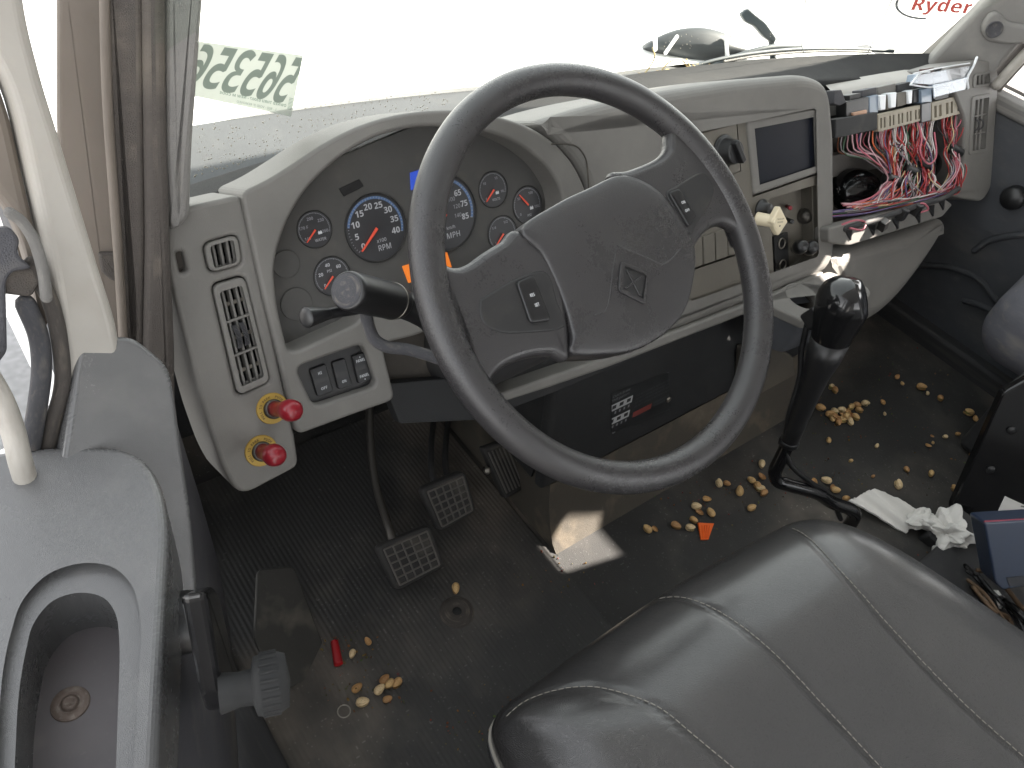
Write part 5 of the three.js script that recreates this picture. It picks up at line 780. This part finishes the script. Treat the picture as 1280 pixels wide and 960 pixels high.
{ // black open box, blue case, flat cover and cable tangle at the right edge
  const t = thing('plastic_box', 'tall black plastic box with an open top and a white label', 'box', onY(1240, 640, 0));
  const pf = plane(onY(1215, 650, 0.02), V3(-0.62, 0.25, 0.72), V3(0.76, 0, 0.65)), front = L2(pf, [[1254, 492], [1330, 450], [1330, 780], [1212, 690], [1189, 636]]);
  mesh('shell', ext(pf, roundPoly(front, [0.008, 0.004, 0.01, 0.01, 0.012]), 0.02, 0.005, [], 4), M.gloss, t);
  const lidp = pf.ey; mesh('rim', ext(off(pf, -0.02), roundPoly(L2(off(pf, -0.02), [[1252, 496], [1300, 462], [1330, 470], [1300, 510], [1262, 506]]), 0.004), 0.02, 0.003), M.blackMat, t);
  for (const [u, v] of [[1264, 538], [1238, 587]]) mesh('rivet', lathe(hit(off(pf, 0.001), u, v), pf.n, [[0.009, 0], [0.008, 0.003], [0.004, 0.004], [0, 0.004]]), M.black, t);
  const lt = canvasTex(128, 96, (x) => { x.fillStyle = '#d4d2ce'; x.fillRect(0, 0, 128, 96); x.fillStyle = '#6b6866'; x.font = '11px sans-serif'; for (let k = 0; k < 4; k++) x.fillRect(52, 18 + k * 14, 58 - (k * 17) % 23, 4); x.fillStyle = '#4a3a36'; x.fillRect(22, 52, 26, 26); x.fillStyle = '#d4d2ce'; x.fillRect(30, 58, 8, 8); });
  mesh('label', planeUV(off(pf, 0.001), L2(off(pf, 0.001), [[1256, 620], [1300, 640], [1292, 670], [1243, 648]])), std({ map: lt, roughness: 0.6 }), t);
  const pb = plane(onY(1240, 690, 0.16), V3(-0.6, 0.52, 0.6), V3(0.7, 0, 0.7)), c = thing('blue_case', 'shiny dark blue case standing in front of the black box', 'case', onY(1250, 700, 0.1));
  const bq = L2(pb, [[1230, 653], [1310, 648], [1314, 728], [1254, 738], [1244, 728]]), bl = new THREE.MeshPhysicalMaterial({ color: 0x27344a, roughness: 0.3, clearcoat: 0.6, clearcoatRoughness: 0.3 });
  mesh('body', ext(pb, roundPoly(bq, 0.006), 0.05, 0.004, [], 4), bl, c); mesh('red_edge', tube([[1231, 652], [1270, 650], [1310, 647]].map(([u, v]) => hit(off(pb, -0.004), u, v)), 0.0022, 12, 6), std({ color: 0x8a3a4a, roughness: 0.5 }), c);
  mesh('label_patch', ext(off(pb, 0.0012), L2(off(pb, 0.0012), [[1258, 722], [1290, 719], [1292, 731], [1262, 733]]), 0.001, 0), M.navy, c);
  const f = plane(onY(1180, 640, 0.05), V3(-0.2, 1, 0.3), V3(1, 0, 0)); solo('floor_console', poly(f, [[1196, 630], [1290, 700], [1300, 800], [1250, 745], [1160, 668], [1190, 640]], 0.01, 0.04, 0.006), M.blackMat, 'flat black console cover on the floor under the tissue', 'console cover');
  solo('floor_pedestal', box(0.62, 1.1, 0.001, 0.035, 0.36, 0.8, 0.008), M.blackMat, 'low black plinth between the two seats', 'plinth');
  const k = thing('cable_tangle', 'tangle of black cables in the gap between seat and blue case', 'cables', onY(1240, 740, 0.03)); for (let i = 0; i < 9; i++) { const pts = []; let u = rr(1205, 1225), v = rr(700, 735); for (let j = 0; j < 6; j++) { const q = onY(u, v, rr(0.03, 0.075)); pts.push(q); u += rr(4, 22); v += rr(2, 26); } mesh('cable', tube(pts, rr(0.003, 0.005), 40, 7), i % 3 ? M.black : std({ color: 0x5a4632, roughness: 0.6 }), k); }
}
// ---------- outside the glass: wiper, hood intake, leaves ----------
{
  const GD = (u, v, d) => { const [x, s] = onGlass(u, v, d); return glassPt(x, s, d); }, wm = std({ color: 0x3a4144, roughness: 0.6 });
  const w = thing('windshield_wiper', 'black wiper arm and blade lying low on the outside of the glass', 'wiper', GD(950, 75, 0.03));
  const d = 0.03;
  mesh('blade', tube([[862, 84], [900, 74], [940, 67], [990, 62], [1040, 61], [1080, 62], [1116, 64]].map(([u, v]) => GD(u, v, d)), 0.0042, 50, 8), wm, w);
  mesh('rubber', tube([[905, 77], [940, 71], [990, 66], [1040, 64], [1088, 65]].map(([u, v]) => GD(u, v, d - 0.006)), 0.0028, 40, 6), M.pillar, w);
  mesh('arm', tube([[850, 98], [880, 88], [905, 77], [935, 66], [965, 59], [1000, 58]].map(([u, v]) => GD(u, v, d + 0.012)), 0.006, 40, 8), wm, w);
  mesh('spring_cover', limb(GD(845, 99, d + 0.01), GD(884, 86, d + 0.012), 0.012, 0.008, 12), M.paint, w);
  const hb = onY(966, 86, 0.61), hp = plane(hb, V3(-0.55, 0.35, 0.76), V3(0.8, 0, 0.6)), h = thing('hood_latch', 'dark strap latch standing up from the white hood beyond the wiper', 'latch', hb);
  mesh('strap', poly(hp, [[926, 17], [936, 10], [945, 18], [958, 28], [972, 48], [968, 55], [955, 46], [944, 33], [932, 27]], 0.006, 0.02, 0.004), wm, h);
  mesh('post', tube([[964, 50], [966, 66], [966, 86]].map(([u, v]) => hit(off(hp, -0.01), u, v)), 0.007, 10, 8), wm, h);
  const pi = plane(onY(872, 80, 0.605), V3(-0.42, 0.55, 0.72), V3(0.87, 0, 0.5)), s = thing('hood_intake', 'dark domed air intake on the hood behind dry leaves', 'intake', pi.o);
  mesh('dome', pillow(pi, smooth(L2(pi, [[806, 60], [822, 46], [850, 36], [880, 35], [910, 44], [930, 58], [938, 68], [900, 78], [862, 78], [830, 70]]), 60), [[1.03, -0.06], [1, 0], [0.94, 0.012], [0.8, 0.02], [0.5, 0.026], [0.001, 0.028]]), std({ color: 0x34383a, roughness: 0.5 }), s);
  for (const a of [[[819, 48], [819, 62]], [[907, 46], [909, 72]], [[846, 46], [832, 66]]]) mesh('bar', tube([hit(off(pi, 0.03), ...a[0]), hit(off(pi, 0.03), ...a[1])], 0.004, 4, 6), M.paint, s);
  const lm = ['#a08a5c', '#7d6a45', '#c2b184'].map((c) => std({ color: c, roughness: 0.9, side: THREE.DoubleSide }));
  for (let i = 0; i < 34; i++) { const u = 792 + Math.pow(rnd(), 1.1) * 100, v = 104 - (u - 790) * 0.17 + rr(-9, 4), p = GD(u, v, 0.02), g = new THREE.SphereGeometry(1, 8, 6); g.scale(rr(0.006, 0.016), 0.0012, rr(0.004, 0.007)); g.rotateX(rr(-0.8, 0.8)); g.rotateY(rr(0, 6.28)); g.rotateZ(rr(-0.8, 0.8)); g.translate(p.x, p.y, p.z); solo('dry_leaf', g, lm[i % 3], 'dry leaf scrap in the drift of leaves at the foot of the glass', 'leaf', 'dry leaves at the foot of the glass'); }
  { const n = 700, im = new THREE.InstancedMesh(new THREE.IcosahedronGeometry(0.0009, 0), std({ color: 0xb8b0a0, roughness: 0.9 }), n), m = new THREE.Matrix4(), q = new THREE.Quaternion(); for (let i = 0; i < n; i++) { const l = i % 5, u = l < 4 ? rr(242, 560) : rr(780, 1120), b = l < 4 ? 222 - (u - 242) * 0.29 : 108 - (u - 780) * 0.1, p = GD(u, b - Math.pow(rnd(), 1.6) * 70, -0.001), k = rr(0.3, 1.2); m.compose(p, q, V3(k, k, k * 0.5)); im.setMatrixAt(i, m); } im.name = 'glass_dust'; im.userData = { label: 'dust specks stuck along the lower windshield', category: 'dust', kind: 'stuff' }; scene.add(im); }
  for (const a of [[[800, 98], [812, 84], [818, 72], [816, 60]], [[824, 92], [836, 78], [850, 74], [862, 84], [872, 80]], [[856, 96], [862, 86], [858, 74]]]) solo('twig', tube(a.map(([u, v]) => GD(u, v, 0.03)), 0.0014, 20, 5), lm[2], 'thin dry twig sticking up from the leaves at the foot of the glass', 'twig', 'dry twigs among the leaves');
}

renderer.render(scene, camera);
